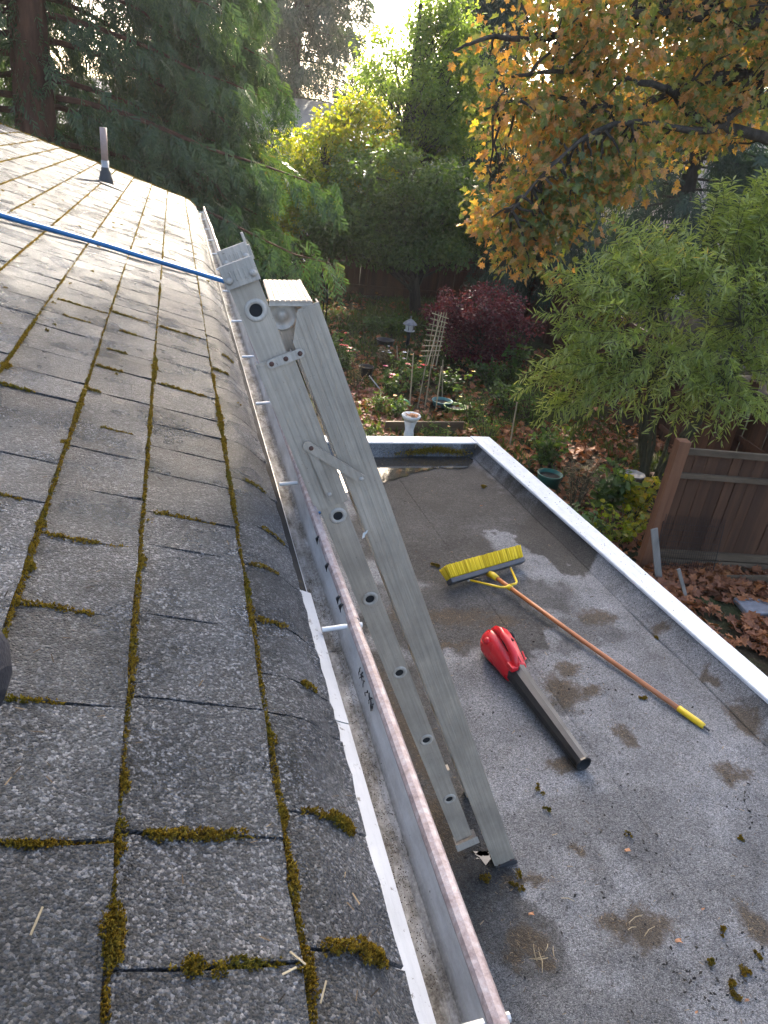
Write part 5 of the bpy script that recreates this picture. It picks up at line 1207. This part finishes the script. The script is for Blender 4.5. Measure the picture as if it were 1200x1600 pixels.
# ================================================================== GARDEN THINGS
def build_garden():
    rng = np.random.RandomState(17)
    # white birdbath with twisted stem
    c = A(3.60, 10.33, G); z0 = -3.80 - G
    T = thing('birdbath', 'white birdbath with a twisted stem just beyond the flat roof', 'birdbath', c)
    V = []; F = []; n = 28; hs = np.linspace(0.0, z0 - .06, 26)
    for i, h in enumerate(hs):
        r0 = .075 + .06 * math.exp(-(h / .07) ** 2) + .02 * math.exp(-((h - z0 + .06) / .06) ** 2)
        for k in range(n): a = 2 * math.pi * k / n; r = r0 + .012 * math.sin(4 * a + h * 16); V.append(c + A(r * math.cos(a), r * math.sin(a), h))
    for i in range(25):
        for k in range(n): F.append((i * n + k, i * n + (k + 1) % n, (i + 1) * n + (k + 1) % n, (i + 1) * n + k))
    MB().add(V, F).build('stem', MAT['stone'], T, True)
    MB().lathe([(.06, -.07), (.11, -.05), (.148, .0), (.158, .03), (.15, .042), (.135, .035), (.10, .0), (.02, -.015)], c + A(0, 0, z0), 32).build('bowl', MAT['stone'], T, True)
    for i in range(4): MB().prism([c + A(*(rng.normal(0, .05, 2)), z0 + .02) + A(.05 * math.cos(a), .035 * math.sin(a), .01 * (a % 2)) for a in np.arange(0, 6.2, 1.05)], (0, 0, .004)).build('wet_leaf', MAT['leafbits'], T)
    # bird feeder lantern on a post
    c = onz(636, 545, G); T = thing('bird_feeder', 'white lantern-shaped bird feeder with grey cone roof on a post', 'bird feeder', c); h = at(637, 517, c[1])[2] - G
    MB().tube([c, c + A(0, 0, h)], .045, 10).build('post', MAT['iron'], T, True)
    MB().lathe([(.13, 0), (.135, .02), (.11, .03)], c + A(0, 0, h), 16).build('tray', MAT['lampw'], T)
    MB().lathe([(.10, .03), (.115, .16)], c + A(0, 0, h), 16).build('seed_chamber', MAT['lampw'], T, True)
    for k in range(6): a = k * math.pi / 3; MB().bar(c + A(.118 * math.cos(a), .118 * math.sin(a), h + .03), c + A(.125 * math.cos(a), .125 * math.sin(a), h + .17), (math.cos(a), math.sin(a), 0), .012, .012).build('rod', MAT['iron'], T)
    MB().lathe([(.185, .165), (.18, .175), (.09, .255), (.02, .30), (.018, .33), (.026, .345), (.012, .37)], c + A(0, 0, h), 20).build('roof', MAT['slate'], T, True)
    # garden arch
    a, b_ = A(2.35, 17.2, G), A(3.42, 16.9, G); T = thing('garden_arch', 'black metal garden arch showing above the ladder top', 'arch', (a + b_) / 2); dd = b_ - a
    for s in (0, .42):
        pts = [a + A(0, s, 0), a + A(0, s, 1.25)]
        for k in range(1, 12): t = math.pi * k / 12; pts.append((a + b_) / 2 + A(0, s, 1.25) - dd / 2 * math.cos(t) + A(0, 0, .62 * math.sin(t)))
        pts += [b_ + A(0, s, 1.25), b_ + A(0, s, 0)]; MB().tube(pts, .019, 7).build('hoop', MAT['iron'], T, True)
    for k in range(7):
        t = math.pi * k / 6; p = (a + b_) / 2 + A(0, 0, 1.25) - dd / 2 * math.cos(t) + A(0, 0, .62 * math.sin(t)); MB().tube([p, p + A(0, .42, 0)], .010, 6).build('cross_bar', MAT['galv'], T)
    for z in (.3, .65, 1.0):
        for e in (a, b_): MB().tube([e + A(0, 0, z), e + A(0, .42, z)], .010, 6).build('cross_bar', MAT['iron'], T)
    # bamboo trellis
    T = thing('bamboo_trellis', 'leaning bamboo trellis grid in the middle of the flower bed', 'trellis', onz(668, 640, G))
    Y = 12.45; poles = [((681, 486), (652, 640)), ((686, 487), (663, 642)), ((690, 488), (668, 570)), ((694, 488), (675, 575)), ((698, 488), (681, 572))]
    for t, b2 in poles: MB().tube([at(*b2, Y), at(*t, Y + .35)], [.012, .009], 6).build('cane', MAT['bamboo'], T)
    for k in range(9):
        u = k / 8; l = A(677, 492) * (1 - u) + A(657, 560) * u; r = A(700, 496) * (1 - u) + A(686, 553) * u
        MB().tube([at(l[0] - 2, l[1] - 3, Y + .32 - .25 * u), at(r[0] + 1, r[1] + 2, Y + .32 - .25 * u)], .009, 6).build('cross_cane', MAT['bamboo'], T)
    for i, (t, b2, lab) in enumerate([((690, 572), (681, 640), 'upright bamboo cane right of the trellis'), ((692, 562), (691, 625), 'thin bamboo cane farthest right of the trellis'), ((646, 552), (640, 636), 'tall bamboo cane left of the trellis'), ((620, 540), (622, 570), 'short pale stake behind the flowers'), ((627, 550), (622, 580), 'brown stake leaning left of the bird feeder post'), ((638, 546), (632, 580), 'T-shaped brown stake below the bird feeder'), ((808, 628), (796, 700), 'pale stake standing beyond the flat roof corner'), ((577, 587), (598, 612), 'white stick lying by the black pot')]):
        a = onz(*b2, G); o = MB().tube([a - A(0, 0, .02), at(*t, a[1] + .05)], [.015, .011], 6).build('garden_stake', MAT['bamboo' if i != 7 else 'lampw'], None); tag(o, lab, 'stake', 'stakes in the flower bed')
    # hooped hose, tubs and pots
    def tub(px, py, r, h, mat, name, label, cat, taper=.85):
        c = onz(px, py, G); T = thing(name, label, cat, c)
        MB().lathe([(r * taper, 0), (r, h), (r * 1.06, h + .01), (r * 1.06, h + .025), (r * .95, h + .025), (r * .9, h - .03)], c, 22).build('bowl', MAT[mat], T, True); MB().lathe([(r * .92, h - .032), (r * .9, h - .028)], c, 18).build('soil', MAT['under'], T); return c
    tub(855, 760, .19, .20, 'teal', 'plant_tub', 'teal plastic tub beside the flat roof edge', 'tub'); tub(571, 588, .16, .20, 'potb', 'plant_pot', 'small black pot among the orange flowers', 'pot'); tub(690, 634, .2, .09, 'aqua', 'plastic_bowl', 'aqua bowl behind the bamboo canes', 'bowl'); tub(710, 642, .22, .08, 'lime', 'plastic_tray', 'lime green tray right of the bamboo canes', 'tray')
    tub(601, 542, .22, .16, 'potb', 'plant_pot', 'dark pot on the lawn edge below the dark tree', 'pot')
    c = onz(628, 645, G); a = np.linspace(0, 5.2, 22); o = MB().tube([c + A(.15 * math.cos(t), .05, .12 + .12 * math.sin(t)) for t in a], .02, 7).build('hose_hoop', MAT['mint'], None, True); tag(o, 'mint green hoop of hose behind the birdbath', 'hose')
    c = A(6.52, 8.32, G); T = thing('dish_birdbath', 'shallow grey birdbath dish under the narrow-leaved shrub', 'birdbath', c); MB().lathe([(.08, 0), (.05, .05), (.035, .2), (.05, .42), (.09, .455)], c, 14).build('pedestal', MAT['slate'], T, True); MB().lathe([(.06, .455), (.16, .475), (.175, .50), (.165, .50), (.10, .478), (.01, .474)], c, 8).build('dish', MAT['slate'], T)
    a, b_ = onz(600, 676, G), onz(722, 676, G); o = MB().bar(a + A(0, 0, .10), b_ + A(0, 0, .10), (0, 0, 1), .22, .05).build('bed_board', MAT['rail'], None, bevel=.004); tag(o, 'wooden board edging the flower bed behind the birdbath', 'board')
    # plants
    def plant(px, py, h, r, nst, leafm, lab, fl=None, nf=0, fs=.05, lsz=.09, shape=LEAF_OVAL, cat='plant', per=16):
        c = onz(px, py, G); T = thing('garden_plant', lab, cat, c, 'plants in the flower bed'); b = MB(); P = []; D = []; tips = []
        for i in range(nst):
            a = rng.uniform(0, 6.28); q = c + A(math.cos(a) * r * rng.uniform(.2, 1), math.sin(a) * r * rng.uniform(.2, 1), h * rng.uniform(.55, 1)); s0 = c + A(math.cos(a), math.sin(a), 0) * r * .15
            m_ = (s0 + q) / 2 + A(0, 0, h * .12); b.tube([s0, m_, q], [.008, .006, .003], 4); tips.append(q)
            for k in range(per):
                t = rng.uniform(.1, 1); p = s0 * (1 - t) ** 2 + 2 * t * (1 - t) * m_ + t * t * q; P.append(p + rng.normal(0, .02, 3)); D.append(A(*rng.normal(0, 1, 2), rng.normal(.1, .5)))
        tag(b.build('stems', MAT['twig'], T), kind='stuff'); P = np.array(P)
        leaves('foliage', shape, P, np.array(D), np.tile(A(0, 0, 1.), (len(P), 1)) + rng.normal(0, .4, P.shape), rng.uniform(.7, 1.3, len(P)) * lsz, leafm, T, .5)
        for i in range(nf):
            q = tips[i % len(tips)] + A(*rng.normal(0, r * .15, 2), .02); b = MB(); fs_ = fs; fs = fs * rng.uniform(.5, .8)
            for k in range(8):
                a = k * math.pi / 4; dd = A(math.cos(a), math.sin(a), .25); sd = A(-math.sin(a), math.cos(a), 0) * .4; b.add([q, q + (dd + sd) * fs * .6, q + dd * fs, q + (dd - sd) * fs * .6], [(0, 1, 2, 3)])
            b.lathe([(fs * .25, 0), (fs * .2, fs * .25)], q, 6); b.build('flower', MAT[fl], T); fs = fs_
    h_ = MAT['herb']; dry = MAT['drystem']; gr = MAT['green']
    plant(522, 566, .75, .35, 14, h_, 'leafy plant with a red bloom beside the ladder edge', 'fl_red', 2, .10)
    plant(514, 585, .55, .25, 9, h_, 'plant with purple blooms hugging the ladder edge', 'fl_pu', 2, .09)
    plant(538, 580, .60, .35, 15, h_, 'bushy plant with orange-red blooms left of the black pot', 'fl_red', 4, .11)
    plant(556, 610, .7, .3, 10, dry, 'tall dry yellow stalks by the ladder', None, 0, .05, .07, LEAF_NARROW)
    plant(598, 572, .5, .3, 10, dry, 'bleached dry flower heads behind the black pot', 'fl_wh', 5, .07)
    plant(610, 620, .55, .4, 16, h_, 'sprawling plant with a pink bloom behind the birdbath', 'fl_pk', 3, .10)
    plant(640, 612, .6, .35, 16, h_, 'green plant with bright orange-red blooms left of the trellis', 'fl_red', 3, .10)
    plant(618, 595, .7, .25, 8, h_, 'thin plant topped with a white bloom', 'fl_wh', 2, .11)
    plant(652, 590, .55, .35, 14, h_, 'plant with crimson and orange blooms behind the trellis poles', 'fl_or', 5, .08)
    plant(600, 648, .45, .4, 16, gr, 'grey-green clump left of the birdbath bowl', None, 0, .05, .10, LEAF_NARROW)
    plant(618, 650, .35, .3, 12, h_, 'bright green rosette close to the birdbath', 'fl_or', 1, .07)
    plant(700, 618, .55, .45, 18, gr, 'dark green clump right of the trellis', 'fl_ye', 2, .08)
    plant(735, 655, .55, .35, 16, gr, 'blue-green feathery plant right of the lime tray', 'fl_ye', 2, .07, .11, LEAF_NARROW)
    plant(765, 600, .5, .6, 20, gr, 'low dark foliage in front of the burgundy shrub', None, 0)
    plant(790, 640, .6, .5, 22, h_, 'mixed green clump below the burgundy shrub', None, 0)
    plant(800, 590, .75, .3, 10, h_, 'upright yellow-green sapling at the foot of the burgundy shrub', None, 0, .05, .14)
    plant(760, 690, .5, .5, 22, h_, 'feathery green plant by the flat roof corner', 'fl_or', 2, .05, .10, LEAF_NARROW)
    plant(850, 730, .75, .4, 24, h_, 'leafy yellow-green plant growing behind the teal tub', None, 0, .05, .10)
    plant(895, 800, .95, .3, 20, dry, 'tall brown seed-head clump below the narrow-leaved shrub', None, 0, .05, .10, LEAF_NARROW)
    plant(940, 800, .8, .4, 22, h_, 'pale green hydrangea-like plant under the grey dish', None, 0, .05, .13)
    plant(960, 850, .5, .5, 20, MAT['limeleaf'], 'yellowing ground plant left of the gate post', None, 0, .05, .09)
    plant(905, 850, .5, .4, 16, gr, 'dark leafy plant close to the flat roof edge', None, 0, .05, .10)
    plant(985, 815, .75, .35, 20, MAT['limeleaf'], 'sunlit yellow-green sapling behind the gate post', None, 0, .05, .11)
    plant(620, 520, .45, .7, 26, gr, 'low dark green shrub by the tree trunk', None, 0, .05, .12)
    plant(588, 520, .4, .5, 20, gr, 'low dark shrub left of the bird feeder', None, 0, .05, .12)
    plant(830, 660, .7, .5, 24, h_, 'pale green foliage at the corner under the shrub', None, 0, .05, .13, LEAF_NARROW)
    plant(680, 690, .3, .4, 16, h_, 'low green edging plant right of the birdbath', 'fl_or', 2, .05, .09, LEAF_NARROW)
    plant(560, 690, .3, .4, 14, h_, 'low green clump at the far edge of the flat roof', None, 0, .05, .10, LEAF_NARROW)
    # fallen leaves and grass
    def litter(name, boxes, mat, size, shape=LEAF_MAPLE):
        P = []
        for (x0, x1, y0, y1, n) in boxes:
            X = rng.uniform(x0, x1, n); Yv = rng.uniform(y0, y1, n); k = fbm(X * 1.1, Yv * 1.1, 6) + rng.uniform(-.12, .12, n) > .46; P.append(np.stack([X[k], Yv[k], G + rng.uniform(.005, .10, k.sum())], 1))
        P = np.vstack(P); n = len(P); d = rng.normal(size=(n, 3)) * A(1, 1, .3)
        o = leaves(name, shape, P, d, np.tile(A(0, 0, 1.), (n, 1)) + rng.normal(0, .3, (n, 3)), rng.uniform(size[0], size[1], n), mat, None, .3); return o
    o = litter('fallen_leaves', [(5.0, 8.6, 3.2, 6.4, 14000), (4.5, 9, 6.4, 12, 2600), (2.5, 9.5, 10, 17, 3000), (0, 9, 17, 23.5, 1800)], MAT['litter'], (.07, .16)); tag(o, 'brown and orange fallen leaves covering the garden soil', 'leaves', kind='stuff')
    o = litter('fallen_leaves', [(2.5, 3.9, 11.2, 13.4, 1500)], MAT['litter2'], (.06, .13)); tag(o, 'pinkish fallen leaves heaped left of the birdbath', 'leaves', kind='stuff')
    n = 26000; P = np.stack([rng.uniform(1.0, 9.5, n), rng.uniform(9.0, 23.5, n), np.full(n, G)], 1); k = fbm(P[:, 0] * .8, P[:, 1] * .8, 15) > .44; P = P[k]; n = len(P)
    o = leaves('grass', ([(0, -.10, 0), (0, .10, 0), (.6, .06, .1), (1, 0, .35)], [(0, 1, 2), (0, 2, 3)] if False else [(0, 1, 2, 3)]), P, rng.normal(size=(n, 3)) * .5 + A(0, 0, 1), rng.normal(size=(n, 3)), rng.uniform(.08, .20, n), MAT['grass'], None, .5); tag(o, 'ragged green grass between the flower beds', 'grass', kind='stuff')
build_garden()

# ================================================================== HAZE
def build_haze():
    t = NT('garden_haze'); v = t.n('VolumePrincipled', {'Color': (1, .98, .93, 1), 'Density': .0007, 'Anisotropy': .35})
    t.t.links.new(v.outputs[0], t.out.inputs['Volume'])
    o = MB().box((-20, -4, G - 1.2), (38, 52, 36)).build('haze', t.m); tag(o, kind='stuff')
build_haze()
